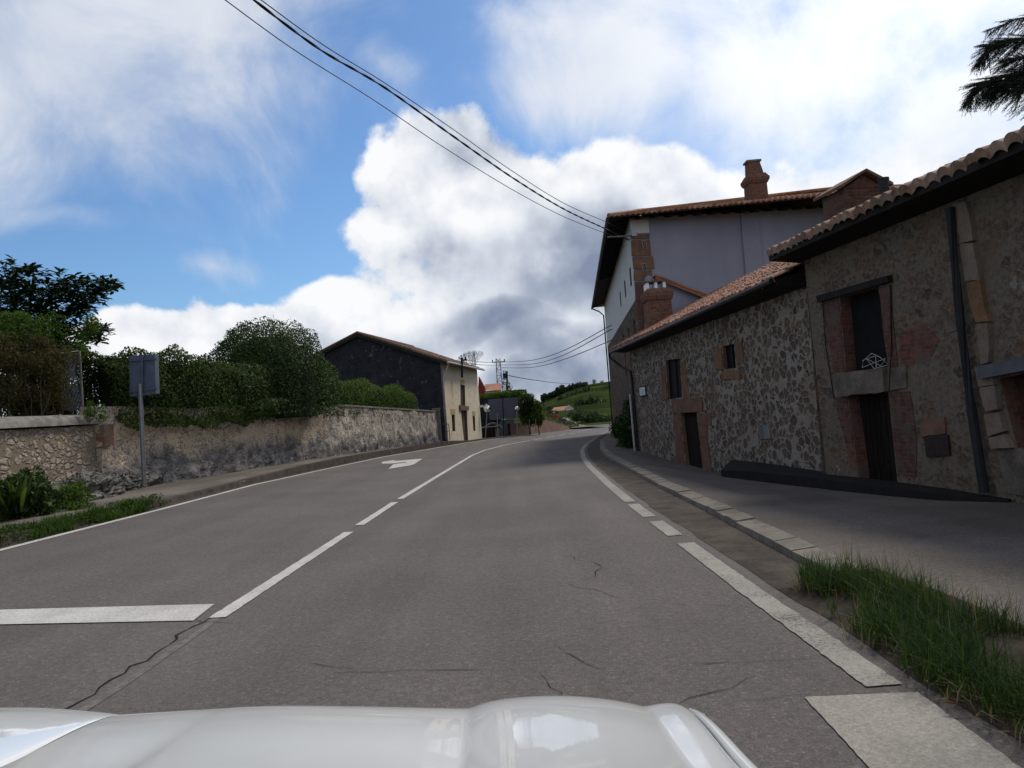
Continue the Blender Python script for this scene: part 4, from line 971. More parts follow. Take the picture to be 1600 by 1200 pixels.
t = thing('garden_wall', 'long weathered rubble garden wall under the hedges, left of the road', 'wall', (wallx(36), 36, zbot(36)))
wstrip('rubble_section', 19.6, 33.5, M['rubble_left'], t); wstrip('rendered_section', 33.5, 52.0, M['wall_streaky'], t)
b = MB()
for i in range(40): y = 35+i*.43; b.hexa([Vector((wallx(q)+dx, q, ztop(q)+dz)) for dz in (.0, .09) for q, dx in ((y, .06), (y+.42, .06), (y+.42, -.5), (y, -.5))])
b.build('coping', M['coping'], t)
b = MB(); y = 52.2; b.box((wallx(y)+.0, y+.1, .2), (.5, .5, 2.6), .1); b.box((wallx(y)+.0, y+.1, 1.53), (.6, .6, .1), .1); meta(b.build('gate_pillar', M['concrete'], loc=(wallx(y), y, -.8)), 'pale pillar between garden wall and old house', 'pillar')
# low wall with round coping
A_, B_ = Vector((-11.35, 12.6, 0)), Vector((-11.15, 19.8, 0)); fc = Face(A_, math.degrees(math.atan2(-(B_-A_).x, (B_-A_).y)), right=True)
e_ = fc.px(150, 662); st_ = fc.px(0, 676); zc_ = (e_[1]+st_[1])/2
t = thing('coped_wall', 'low stone wall with thick rounded concrete coping, at the left edge', 'wall', fc.p(3, 0))
b = MB(); wall(b, fc, [(-6, -1), (e_[0], -1), (e_[0], zc_), (-6, zc_)]); 
for a_, c_ in (((-6, 0), (-6, -.5)), ((e_[0], 0), (e_[0], -.5)), ((-6, -.5), (e_[0], -.5))): b.add([fc.p(a_[0], -1, a_[1]), fc.p(c_[0], -1, c_[1]), fc.p(c_[0], zc_, c_[1]), fc.p(a_[0], zc_, a_[1])], [(0, 1, 2, 3)], [(0, -1), (.5, -1), (.5, zc_), (0, zc_)])
b.build('wall', M['rubble_coped'], t)
b = MB(); V = []; K = 9; n = 60
for i in range(n+1):
    s_ = -6+(e_[0]+6+.05)*i/n; w = .012*mn.noise(Vector((s_*2, 0, 0)))
    for k in range(K): a = math.pi*k/(K-1); V.append(fc.p(s_, zc_+.04+.27*math.sin(a)+w, -.25+.37*math.cos(a)))
b.add(V, [(i*K+k, i*K+k+1, (i+1)*K+k+1, (i+1)*K+k) for i in range(n) for k in range(K-1)])
b.add([V[k] for k in range(K)], [tuple(range(K))]); b.add([V[n*K+k] for k in range(K)], [tuple(range(K))[::-1]]); b.add([V[0], V[K-1], V[n*K+K-1], V[n*K]], [(0, 1, 2, 3)])
b.build('coping', M['coping'], t, smooth=True)
panel(fc, rough_poly([(e_[0]-.05, zc_-.62), (e_[0]+.36, zc_-.55), (e_[0]+.4, zc_+.0), (e_[0]-.05, zc_+.0)], .1, .03, 3), -.3, .24, bricks('old_orange_brick', (.26, .12, .07), (.2, .10, .065), (.2, .16, .12), .6), 'brick_end', t)
# raised garden
ribbon('garden_ground', [-10+2*i for i in range(50)], lambda y: [(x_, (ztop(y) if y < 54 else 1.3)-.35-(0 if x_ > -40 else .0)) for x_ in (wallx(min(y, 52))-.4-(0 if y < 53 else 14), wallx(min(y, 52))-17, -70, -160)], M['turf'])
# rock outcrop
def rock(name, c, r_, sd, parent=None):
    b = MB(); nu, nv = 60, 30; V = []
    for j in range(nv+1):
        for i in range(nu):
            a, e = 2*math.pi*i/nu, math.pi*(j/nv-.5); d = Vector((math.cos(a)*math.cos(e), math.sin(a)*math.cos(e), math.sin(e)))
            q = d*2+Vector((sd*7.1, sd*3.3, 0)); q2 = Vector((q.x, q.y, q.z*2.2+q.x)); k = .95+.4*mn.noise(q)+.4*abs(mn.noise(q2*2.1))+.22*abs(mn.noise(q2*5.2))+.1*mn.noise(q2*12)
            V.append((c[0]+d.x*r_[0]*k, c[1]+d.y*r_[1]*k, c[2]+d.z*r_[2]*k))
    b.add(V, [(j*nu+i, j*nu+(i+1) % nu, (j+1)*nu+(i+1) % nu, (j+1)*nu+i) for j in range(nv) for i in range(nu)])
    return b.build(name, M['rock'], parent, loc=None if parent else c)
lab = ['grey boulder outcrop at the foot of the brick end of the coped wall', 'low grey rock ledge behind the sign pole', 'grey rock hump at the wall foot right of the sign pole', 'dark bedrock lump at the wall foot below the domed bush', 'dark bedrock below the left part of the pale wall section']
for i, (y, dx, r_) in enumerate([(18.2, .35, (.55, 1.4, .42)), (21.2, .05, (.3, 1.5, .35))]):
    meta(rock('rock', (wallx(y)+dx, y, zbot(y)+.12), r_, i+1), lab[i], 'rock', 'rocks along the garden wall')

# ------------------------------------------------------------------ hedges and bushes on the left
def hedge(name, label, path, w, zb, zt, n, size, mt, cat='hedge', seed=0, lump=.18, core=True, round_=.6, group=None):
    """path: list (x,y); w half width; zb/zt functions of 0..1 along it"""
    P = [Vector((p[0], p[1], 0)) for p in path]; L = [0]
    for a, c in zip(P, P[1:]): L.append(L[-1]+(c-a).length)
    def at(u):
        s_ = u*L[-1]; i = max(0, min(len(P)-2, int(np.searchsorted(L, s_)-1))); f_ = (s_-L[i])/(L[i+1]-L[i]); q = P[i].lerp(P[i+1], f_); d = (P[i+1]-P[i]).normalized(); return q, Vector((-d.y, d.x, 0))
    t = thing(name, label, cat, (P[0].x, P[0].y, zb(0)), group); pts = []; nr = []
    U = rng.random(n); TH = rng.random(n); DP = rng.random(n)**1.6*.7
    for u, th, dp in zip(U, TH, DP):
        q, s_ = at(u); a = (th*1.25-.125)*math.pi; ca, sa = math.cos(a), math.sin(a)
        cx = math.copysign(abs(ca)**round_, ca); cz = max(-1, math.copysign(abs(sa)**round_, sa)); ww = w(u) if callable(w) else w
        z0, z1 = zb(u), zt(u); pos = q+s_*cx*ww; zz = z0+(z1-z0)*(max(cz, 0) if sa > 0 else 0)+(cz*.25 if sa < 0 else 0)
        if sa > 0 and abs(ca) > .6: zz = z0+(z1-z0)*(rng.random())*cz**.2 if rng.random() < .8 else zz
        lf = 1+lump*mn.noise(Vector((pos.x*.9+seed, pos.y*.9, zz*.9)))*2+lump*.8*mn.noise(Vector((pos.x*2.6, pos.y*2.6, zz*2.6+seed)))
        ins = (1-dp*.5)*lf; c_ = Vector((q.x, q.y, z0+(z1-z0)*.4)); p = Vector((pos.x, pos.y, zz)); v = p-c_; p = c_+v*ins
        pts.append(p); nr.append(v.normalized())
    leaves('foliage', np.array(pts), size, mt, t, nrm=np.array(nr), nb=.55)
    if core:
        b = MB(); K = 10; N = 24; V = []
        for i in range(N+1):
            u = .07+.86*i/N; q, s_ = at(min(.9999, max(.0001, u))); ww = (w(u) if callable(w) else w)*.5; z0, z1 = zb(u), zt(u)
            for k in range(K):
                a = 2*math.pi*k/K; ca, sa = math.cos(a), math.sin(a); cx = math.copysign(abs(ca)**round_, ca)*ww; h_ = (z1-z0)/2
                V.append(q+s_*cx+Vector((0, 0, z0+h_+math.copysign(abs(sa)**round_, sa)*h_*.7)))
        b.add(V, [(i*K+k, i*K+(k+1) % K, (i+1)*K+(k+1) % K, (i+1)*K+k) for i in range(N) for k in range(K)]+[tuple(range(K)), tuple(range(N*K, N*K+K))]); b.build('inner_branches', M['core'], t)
    return t
def zrow(px, py, Y): return at_y(px, py, Y).z
wy = lambda y, d=0: (wallx(y)+d, y)
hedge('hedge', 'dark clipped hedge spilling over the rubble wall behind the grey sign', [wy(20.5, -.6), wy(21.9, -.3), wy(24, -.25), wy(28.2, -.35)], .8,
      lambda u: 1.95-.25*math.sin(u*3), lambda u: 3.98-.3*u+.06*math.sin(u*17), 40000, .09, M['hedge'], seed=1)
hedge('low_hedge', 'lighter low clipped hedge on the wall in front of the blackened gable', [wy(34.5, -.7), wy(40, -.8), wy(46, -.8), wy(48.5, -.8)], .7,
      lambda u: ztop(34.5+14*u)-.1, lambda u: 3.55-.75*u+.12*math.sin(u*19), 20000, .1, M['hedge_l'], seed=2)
# domed ivy bush
def dome(name, label, c, r_, n, size, mt, cat='bush', pw=.75, seed=0, lump=.1, trunk=True, group=None, skirt=None):
    t = thing(name, label, cat, (c[0], c[1], c[2]), group); u = rng.random(n)*2*math.pi; v = rng.random(n); P = np.zeros((n, 3)); 
    ph = np.arccos(1-v*1.06); sx = np.sin(ph)**pw; cz = np.cos(ph); P[:, 0] = np.cos(u)*sx; P[:, 1] = np.sin(u)*sx; P[:, 2] = np.sign(cz)*abs(cz)**pw
    N_ = P.copy(); k = np.array([1+lump*2*mn.noise(Vector((p[0]*2.2+seed, p[1]*2.2, p[2]*2.2)))+lump*mn.noise(Vector(p)*6) for p in P]); k *= 1-rng.random(n)**1.6*.3
    Q = np.array(c)+np.array([0, 0, 0])+P*k[:, None]*np.array(r_)
    if skirt is not None:
        for sc_, sr_, sn_ in skirt:
            u = rng.random(sn_)*2*math.pi; v = rng.random(sn_); ph = np.arccos(1-v*1.1); PP = np.stack([np.cos(u)*np.sin(ph)**pw, np.sin(u)*np.sin(ph)**pw, np.sign(np.cos(ph))*abs(np.cos(ph))**pw], 1)
            kk_ = np.array([1+lump*2*mn.noise(Vector((p[0]*2.2+seed, p[1]*2.2, p[2]*2.2+3))) for p in PP])*(1-rng.random(sn_)**1.6*.35); Q = np.concatenate([Q, np.array(sc_)+PP*kk_[:, None]*np.array(sr_)]); N_ = np.concatenate([N_, PP])
    leaves('foliage', Q, size, mt, t, nrm=unit(N_), nb=.55)
    b = MB(); nu, nv = 18, 9; V = []
    for j in range(nv+1):
        for i in range(nu):
            a, e = 2*math.pi*i/nu, math.pi*(.5-j/nv*.53); ce = math.cos(e)**pw if math.cos(e) > 0 else 0; se = math.copysign(abs(math.sin(e))**pw, math.sin(e))
            V.append((c[0]+math.cos(a)*ce*r_[0]*.76, c[1]+math.sin(a)*ce*r_[1]*.76, c[2]+se*r_[2]*.82))
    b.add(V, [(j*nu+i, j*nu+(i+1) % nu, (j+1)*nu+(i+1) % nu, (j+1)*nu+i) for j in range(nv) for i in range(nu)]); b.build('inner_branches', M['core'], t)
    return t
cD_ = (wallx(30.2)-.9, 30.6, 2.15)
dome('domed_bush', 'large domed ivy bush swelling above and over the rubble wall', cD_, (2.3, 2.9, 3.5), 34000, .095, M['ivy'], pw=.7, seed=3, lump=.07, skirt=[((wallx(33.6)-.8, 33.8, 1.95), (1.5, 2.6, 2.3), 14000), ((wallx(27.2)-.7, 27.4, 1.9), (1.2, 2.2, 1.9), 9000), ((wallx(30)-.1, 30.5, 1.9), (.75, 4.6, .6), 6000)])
# brambly bush behind the coped wall, green shrub above it
def cloud(name, label, c, r_, n, size, mt, cat='bush', clumps=24, cs=.35, loc=None, part=None, parent=None, aspect=.5, group=None, seed=0, shell=.35):
    rr = np.random.default_rng(seed+5); d = unit(rr.normal(size=(clumps, 3)))*(rr.uniform(shell, 1, clumps)**.5)[:, None]; C_ = np.array(c)+d*np.array(r_)
    idx = rr.integers(0, clumps, n); rad = rr.uniform(.6, 1.2, clumps)*cs; P = C_[idx]+unit(rr.normal(size=(n, 3)))*(rr.random(n)**.4*rad[idx])[:, None]
    o = leaves(part or name, P, size, mt, parent, loc=None if parent else tuple(loc or c), aspect=aspect, nrm=unit(P-C_[idx]), nb=.35)
    if not parent: meta(o, label, cat, group)
    return o
t = thing('bramble_bush', 'brownish tangled bramble bush behind the round coping at the left edge', 'bush', (-12.3, 18.9, 1.8))
cloud('', '', tuple(at_y(28, 625, 18.9)), (1.15, 1.3, .55), 14000, .065, M['bramble'], clumps=60, cs=.34, part='foliage', parent=t, seed=31)
cloud('', '', tuple(at_y(25, 588, 18.9)), (1.35, 1.4, .95), 26000, .065, M['bramble'], clumps=110, cs=.34, part='foliage', parent=t, seed=1)
b = MB()
for i in range(70):
    a = Vector((-12.3+random.uniform(-1.1, .6), 17.8+random.random()*2, 1.8)); q = a+Vector((random.uniform(-.5, .6), random.uniform(-.6, .6), random.uniform(.9, 1.9))); b.tube([a, a.lerp(q, .5)+Vector((random.uniform(-.15, .15), 0, .15)), q], [.012, .009, .004], 4)
b.build('stems', M['bark'], t)
t = thing('green_shrub', 'loose mid-green shrub below the glossy-leaved tree, left edge', 'shrub', (-13.2, 20.4, 2))
cloud('', '', tuple(at_y(62, 535, 20.4)), (1.75, 1.3, .85), 20000, .085, M['hedge_l'], clumps=50, cs=.4, part='foliage', parent=t, seed=2)
cloud('', '', tuple(at_y(95, 600, 21.2)), (1.3, .5, 1.15), 14000, .085, M['hedge'], clumps=40, cs=.4, part='foliage', parent=t, seed=12)
b = MB()
for i in range(14):
    a = Vector((-13.2+random.uniform(-.3, .3), 20.4+random.uniform(-.3, .3), 1.8)); b.tube([a, a+Vector((random.uniform(-1, 1), random.uniform(-1, 1), 2.1))], [.03, .01], 5)
b.build('stems', M['bark'], t)
# glossy-leaved tree
t = thing('glossy_tree', 'dark tree with large glossy leaves in whorls, upper left edge', 'tree', (-14.3, 22, 1.7))
b = MB(); T0 = at_y(45, 600, 22); tips = []; rt = random.Random(4)
def limb(p, d, L, r_, depth):
    q = p+d*L; b.tube([p, p.lerp(q, .5)+Vector((rt.uniform(-.05, .05),)*3), q], [r_, r_*.85, r_*.65], 6)
    if depth == 0: tips.append((q, d)); return
    for i in range(rt.choice((2, 3, 3))):
        nd = (d+Vector((rt.uniform(-1, 1), rt.uniform(-1, 1), rt.uniform(-.45, .6)))*.75).normalized(); limb(q, nd, L*rt.uniform(.6, .85), r_*.6, depth-1)
    tips.append((q, d))
for i in range(6): limb(T0, Vector((rt.uniform(-.8, .8), rt.uniform(-.5, .5), 1)).normalized(), .95, .06, 3)
for tx, ty in ((185, 440), (150, 520), (175, 510), (60, 412), (10, 412), (110, 425), (140, 470), (90, 450), (165, 445)):
    q = at_y(tx-6, ty+4, 22+rt.uniform(-.4, .4)); a = T0.lerp(q, .35)+Vector((0, 0, .8)); b.tube([a, a.lerp(q, .6)+Vector((0, 0, .1)), q], [.04, .025, .01], 5); d = (q-a).normalized()
    tips.append((q, d)); tips.append((q.lerp(a, .1), d)); tips.append((q.lerp(a, .2)+Vector((0, .1, -.12)), d)); tips.append((q.lerp(a, .25)+Vector((0, .1, .15)), d)); tips.append((q.lerp(a, .38), d))
b.build('trunk', M['bark'], t)
tips = [(q, d) for q, d in tips if q.z < zrow(60, 415, 20) and q.x < at_y(180, 450, q.y).x]
for cx, cy, rx_, ry_, nn in ((55, 475, 80, 58, 260), (120, 462, 42, 30, 90), (5, 440, 50, 32, 90), (145, 522, 26, 12, 34), (30, 540, 80, 38, 150), (162, 446, 20, 12, 22)):
    for _ in range(nn):
        a, r0 = rt.uniform(0, 6.28), rt.random()**.5; yy = 22+rt.uniform(-1.1, 1.1); q = at_y(cx+math.cos(a)*r0*rx_, cy+math.sin(a)*r0*ry_, yy); tips.append((q, (q-at_y(cx-10, cy+40, 22)).normalized()))
V, Fq = [], []
for q, d in tips:
    for k in range(9):
        a = rt.uniform(0, 6.28); dd = (d*.35+Vector((math.cos(a), math.sin(a), rt.uniform(-.5, .6)))).normalized(); L = rt.uniform(.17, .29); sd = dd.cross(Vector((rt.uniform(-.4, .4), rt.uniform(-.4, .4), 1))).normalized(); up_ = sd.cross(dd)
        p0 = q+Vector((rt.uniform(-.07, .07), rt.uniform(-.07, .07), rt.uniform(-.1, .1))); i0 = len(V)
        for f_, w_ in ((0, 0.1), (.3, .8), (.65, 1), (1, .06)):
            c = p0+dd*L*f_-up_*L*.12*f_*f_*2; V += [c-sd*w_*L*.19, c+sd*w_*L*.19]
        for s_ in range(3): Fq.append((i0+2*s_, i0+2*s_+1, i0+2*s_+3, i0+2*s_+2))
npmesh('foliage', np.array([tuple(v) for v in V]), np.array(Fq), M['magnolia'], t)
# chain link fence with post and brace
t = thing('wire_fence', 'rusty wire mesh fence with leaning brace post between brambles and hedge', 'fence', at_y(128, 640, 18.6))
Pf = at_y(124, 548, 19.7); Pb = at_y(130, 645, 19.7)
b = MB(); b.tube([Pb, Pf], .03, 6); b.build('post', M['concrete'], t)
b = MB(); b.tube([at_y(91, 632, 19.4), at_y(120, 562, 19.7)], .04, 6); b.build('brace', M['concrete'], t)
b = MB(); Lf = at_y(95, 552, 19.2); Lb = at_y(95, 640, 19.2)
for i in range(15):
    for s_ in (0, 1):
        u0, u1 = (i/14, (i+7)/14) if s_ else (i/14, (i-7)/14); v0, v1 = 0., 1.
        if u1 > 1: v1 = (1-u0)/(u1-u0); u1 = 1
        if u1 < 0: v1 = u0/(u0-u1); u1 = 0
        b.tube([Lb.lerp(Pb, u0).lerp(Lf.lerp(Pf, u0), v0), Lb.lerp(Pb, u1).lerp(Lf.lerp(Pf, u1), v1)], .006, 3, cap=False)
        u2 = u1; 
b.tube([Lf, Pf], .008, 4); b.build('wire_mesh', M['zinc'], t)
# road sign seen from behind
sb_ = gnd(225, 757, .25); yS = 20.6; t = thing('road_sign', 'back of a tall grey box-section road sign on one pole, left pavement', 'sign', at_y(225, 757, yS))
b = MB(); b.tube([at_y(225.5, 760, yS), at_y(218.5, 600, yS)], .06, 10); b.build('pole', M['zinc'], t)
b = MB(); q = [at_y(201, 620, yS), at_y(244, 615, yS+.05), at_y(242, 553, yS+.05), at_y(201, 556, yS)]; o_ = Vector((-.02, .11, 0)); o0 = Vector((0, .05, 0))
b.hexa([q[0]+o0, q[1]+o0, q[1]+o0+o_, q[0]+o0+o_, q[3]+o0, q[2]+o0, q[2]+o0+o_, q[3]+o0+o_]); b.build('panel', M['sign_back'], t)
b = MB(); b.bar(at_y(221.5, 618, yS)+Vector((0, .02, 0)), at_y(221.5, 554, yS)+Vector((0, .02, 0)), .035, .06)
for r_ in (.12, .88): b.bar(q[0].lerp(q[3], r_)+Vector((0, .02, 0)), q[1].lerp(q[2], r_)+Vector((0, .02, 0)), .03, .04)
b.build('rail', M['sign_back'], t)
b = MB(); b.bar(q[1]+Vector((.02, .05, 0)), q[2]+Vector((.02, .05, 0)), .02, .1); b.build('lit_edge', M['zinc'], t)  # paler metal bar paints in the sunlit right edge of the panel

# ------------------------------------------------------------------ plants at the road edges
def scatter(n, ys_, xf): 
    out = []
    for _ in range(n):
        y = random.uniform(*ys_); out.append((xf(y, random.random()), y))
    return out
zl = lambda x, y: max(gz(x, y)+.02, min(-S*y+offp(y), gz(x, y)+.16)) if x < lft(y)-.25 else gz(x, y)+.01
P = [(x, y, zl(x, y)-.02) for x, y in scatter(11000, (6, 15.6), lambda y, r: lft(y)-.1-r*(.75 if y < 12 else .55)*(.6+.8*abs(mn.noise(Vector((y*1.3, 0, 0))))*2)) if mn.noise(Vector((x*1.4, y*1.1, 3))) > -.22]
meta(blades('verge_grass', P, .2, .014, M['grass'], loc=(-8, 11, 0), lean=.9), 'patchy green weeds along the left edge line', 'grass', kind='stuff')
P = np.array([(x, y, zl(x, y)+random.random()*.16) for x, y in scatter(6000, (6, 16.2), lambda y, r: lft(y)-.12-r*.55) if mn.noise(Vector((x*1.8, y*1.6, 9))) > .0])
meta(leaves('verge_weeds', P, .05, M['hedge'], loc=(-8, 11, 0)), 'small leafy weeds among the grass along the left edge line', 'weeds', kind='stuff')
P = [(x, y, -S*y+offp(y)-.03) for x, y in scatter(9000, (9, 18.2), lambda y, r: wallx(y)+.0+r*(1.15 if y < 15 else .75)) if mn.noise(Vector((x*1.4, y*1.1, 5))) > -.2]
meta(blades('wall_foot_grass', P, .24, .016, M['grass'], loc=(-10, 13, 0), lean=.9), 'green grass and weeds at the foot of the coped wall', 'grass', kind='stuff')
P = np.array([(x, y, -S*y+offp(y)+random.random()*.18) for x, y in scatter(4500, (9, 17.6), lambda y, r: wallx(y)+.1+r*.9) if mn.noise(Vector((x*1.8, y*1.6, 9))) > -.05])
meta(leaves('wall_foot_weeds', P, .06, M['hedge_l'], loc=(-10, 13, 0)), 'yellow-green leafy weeds between wall foot and left pavement', 'weeds', kind='stuff')
def strap_plant(name, label, c, n, L, mt, group=None, w=.05):
    V, Fq = [], []
    for k in range(n):
        a = random.uniform(0, 6.28); ca, sa = math.cos(a), math.sin(a); l_ = L*random.uniform(.6, 1.15); out = random.uniform(.25, .8); sd = Vector((-sa, ca, 0)); i0 = len(V); c_ = Vector(c)+Vector((random.uniform(-.15, .15), random.uniform(-.15, .15), 0))
        for f_, w_ in ((0, .4), (.3, 1), (.6, 1), (.85, .6), (1, .06)):
            p = c_+Vector((ca*out*l_*f_, sa*out*l_*f_, l_*(f_-.55*out*f_*f_))); V += [p-sd*w*w_, p+sd*w*w_]
        for s_ in range(4): Fq.append((i0+2*s_, i0+2*s_+1, i0+2*s_+3, i0+2*s_+2))
    o = npmesh(name, np.array([tuple(v) for v in V]), np.array(Fq), mt, loc=tuple(c)); return meta(o, label, 'plant', group)
o = cloud('leafy_weed', 'dark mound of broad weed leaves behind the strap-leaved clump', tuple(at_y(30, 778, 14.6)), (.75, .6, .5), 2600, .12, M['ivy'], clumps=30, cs=.22, cat='weed', seed=41)
o = cloud('leafy_weed', 'mixed green weeds between strap-leaved clump and grey rock', tuple(at_y(98, 785, 15.6)), (.75, .6, .33), 2200, .08, M['hedge_l'], clumps=26, cs=.18, cat='weed', seed=42)
strap_plant('arum_plant', 'big dark clump of broad strap leaves at the foot of the coped wall, left edge', at_y(28, 800, 14.0), 70, .8, M['hedge'], w=.035)
strap_plant('leafy_clump', 'smaller green leafy clump right of the big strap-leaved plant', at_y(113, 782, 16.2), 90, .5, M['grass'], w=.02)
strap_plant('leafy_clump', 'small light green weed at the kerb end below the sign', gnd(205, 797, .08), 26, .3, M['hedge_l'], w=.02)
o = cloud('wall_ivy', 'small light green ivy tuft where coping meets rubble wall', tuple(at_y(150, 640, 19.2)), (.25, .3, .35), 900, .05, M['hedge_l'], clumps=12, cs=.14, cat='ivy')
# right verge
vb = MB(); R_ = []
ribbon('verge_soil', [-8+.5*i for i in range(29)], lambda y: [(rgt(y)+.22+jit(y, 8)*.8, gz(2, y)+.005), (rgt(y)+.5, -S*y+.03+jit(y*2, 4)*.4), (2.6, -S*y+.09), (2.85+jit(y, 3), -S*y+.11)], M['soil'])
def vx(y, r):
    x0 = float(np.interp(y, [-3, 2.8, 3.3, 3.8, 4.3, 5, 6.1, 6.4], [2.02, 2.0, 2.0, 1.93, 1.96, 2.06, 2.24, 2.4]))+.07*mn.noise(Vector((y*2.3, 0, 8))); x1 = float(np.interp(y, [-3, 4, 5.4, 6.4], [2.86, 2.84, 2.8, 2.5])); return x0+r**.8*(x1-x0)
P = []
for x, y in scatter(21000, (-1.5, 6.4), vx):
    if mn.noise(Vector((x*2.5, y*2.0, 1)))+.5*mn.noise(Vector((x*7, y*7, 1))) > -.12: P.append((x, y, -S*y+.03))
Pn = np.array(P)
meta(blades('tall_verge_grass', Pn, .25, .006, M['grass_dk'], loc=(2.7, 4, 0), lean=1.1), 'tall tufted green grass on the right verge beside the pavement', 'grass', kind='stuff')
sel = Pn[rng.random(len(Pn)) < .03]; sel = sel[sel[:, 0] > 2.5]
meta(blades('seeding_stalks', sel, .46, .005, M['grass_dry'], loc=(2.7, 4, 0), lean=.35), 'thin seed stalks rising out of the right verge grass', 'grass', kind='stuff')
sel = Pn[rng.random(len(Pn)) < .12]+np.array([-.08, 0, .0])
meta(blades('dry_grass', sel, .12, .007, M['grass_dry'], loc=(2.7, 4, 0), lean=1.6), 'dry yellowish blades low in the right verge', 'grass', kind='stuff')
sel = Pn[rng.random(len(Pn)) < .07]; sel = sel+np.stack([0*sel[:, 0], 0*sel[:, 0], rng.random(len(sel))*.07], 1)
meta(leaves('verge_weeds', sel, .035, M['hedge_l'], loc=(2.7, 4, 0)), 'small round-leaved weeds low among the right verge grass', 'weeds', kind='stuff')
for i, (px_, py_) in enumerate([(1412, 1020), (1455, 1012), (1489, 1100)]):
    c = gnd(px_, py_, .05); b = MB(); a = random.uniform(0, 3); d = Vector((math.cos(a), math.sin(a), .1)); sd = Vector((-d.y, d.x, .15))
    b.add([c-d*.05, c+sd*.014+Vector((0, 0, .012)), c+d*.05, c-sd*.014+Vector((0, 0, .008))], [(0, 1, 2, 3)])
    meta(b.build('dead_leaf', M['foil'], loc=tuple(c)), ['fallen tan leaf in the middle of the verge grass', 'fallen tan leaf right of the middle one in the verge', 'fallen leaf beside the white road block, under the grass'][i], 'leaf', 'fallen leaves on the verge')

# ------------------------------------------------------------------ bush at the tall house
t = thing('wall_bush', 'dark leafy creeper bush at the street foot of the tall house', 'bush', (5.3, 33.5, -1))
for k, (c, r_) in enumerate([((5.15, 34.0, -.15), (.75, 2.0, .85)), ((5.5, 34.3, .7), (.4, 1.2, .6))]):
    cloud('', '', c, r_, 7000 if k == 0 else 2500, .11, M['ivy'], clumps=40, cs=.3, part='foliage', parent=t, seed=20+k)
b = MB(); b.tube([(5.5, 34.2, -1.2), (5.4, 34.2, .8)], [.08, .03], 6); b.build('trunk', M['bark'], t)

# ------------------------------------------------------------------ beyond the old house
Yg = 76.
def gp(px, py, off=.1): d = ray(px, py); tt = (off-H)/(d.z+S*d.y); return Vector((d.x*tt, d.y*tt, H+d.z*tt))
b = MB(); V = [Vector((x, y, -S*y+o_)) for x, y, o_ in ((-3.2, 62, .33), (.2, 69.5, .18), (1.3, 72.5, .14), (2.2, 80, .2), (-1, 82, .6), (-8, 82, .8), (-8, 66, .7))]
b.add(V, [tuple(range(len(V)))[::-1]]); meta(b.build('grass_corner', M['turf']), kind='structure')
M['blue_wall'] = plain('dark_blue_grey_wall', (.085, .09, .13), .8, .2, 1.2, .2)
M['blue_dark'] = plain('blackened_wall', (.018, .019, .028), .9, .3, 1.2, .2)
t = thing('blue_shed', 'dark blue-grey shed wall under the hedge, behind the round mirrors', 'shed', at_y(790, 678, Yg))
def bx(px0, py0, px1, py1, Y0, dep, mt, name, parent=None, loc=None):
    """upright box whose front face spans two corners seen at depth Y0"""
    a, c = at_y(px0, py1, Y0), at_y(px1, py0, Y0); b = MB(); b.hexa([Vector((x, y, z)) for z in (a.z, c.z) for x, y in ((a.x, Y0), (c.x, Y0), (c.x, Y0+dep), (a.x, Y0+dep))]); return b.build(name, mt, parent, loc)
bx(765, 620, 816, 656, Yg, 3, M['blue_wall'], 'wall', t); bx(782, 656, 803, 681, Yg+.1, 3, M['blue_wall'], 'lower_wall', t); bx(746, 622, 765, 689, Yg+.05, 3, M['blue_dark'], 'dark_wall', t); bx(765, 656, 782, 688, Yg+.3, 3, M['blue_dark'], 'door', t)
bx(784, 654.5, 790.5, 656, Yg-.1, .1, M['white'], 'handle_rail', t)
def hz(Y0, *pp): return lambda u: float(np.interp(u, [i/(len(pp)-1) for i in range(len(pp))], [at_y(px, py, Y0).z for px, py in pp]))
hx = lambda px, Y0: (at_y(px, 640, Y0).x, Y0)
hedge('hedge', 'pale-topped hedge running over the dark blue shed', [hx(742, 78), hx(780, 78), hx(822, 77.4)], 1.6, lambda u: at_y(780, 626, 77).z, hz(78, (748, 617), (775, 614), (800, 611), (822, 608)), 6000, .2, M['hedge_l'], seed=4, lump=.06)
c = at_y(825, 639, 75.6); t = thing('box_hedge', 'tall squared dark hedge at the right end of the blue shed', 'hedge', (c.x, 75.6, c.z-1.7))
for dx in (-.3, .3):
    for dz in (-1.0, 0., .95): cloud('', '', (c.x+dx, 75.6, c.z+dz), (.5, .8, .72), 1500, .16, M['hedge'], clumps=22, cs=.34, part='foliage', parent=t, seed=int(50+dx*10+dz*10))
b = MB(); b.tube([(c.x, 75.6, c.z-2.6), (c.x, 75.6, c.z+1)], [.1, .05], 6); b.build('trunk', M['bark'], t)
c = at_y(840, 646, 74.5); t = thing('column_bush', 'brighter upright bush right of the squared dark hedge', 'bush', (c.x, 74.5, c.z-1.4))
cloud('', '', (c.x, 74.5, c.z), (.52, .5, 1.35), 4200, .15, M['hedge_l'], clumps=40, cs=.32, part='foliage', parent=t, seed=7)
b = MB(); b.tube([(c.x, 74.5, c.z-2.2), (c.x, 74.5, c.z)], [.06, .03], 6); b.build('trunk', M['bark'], t)
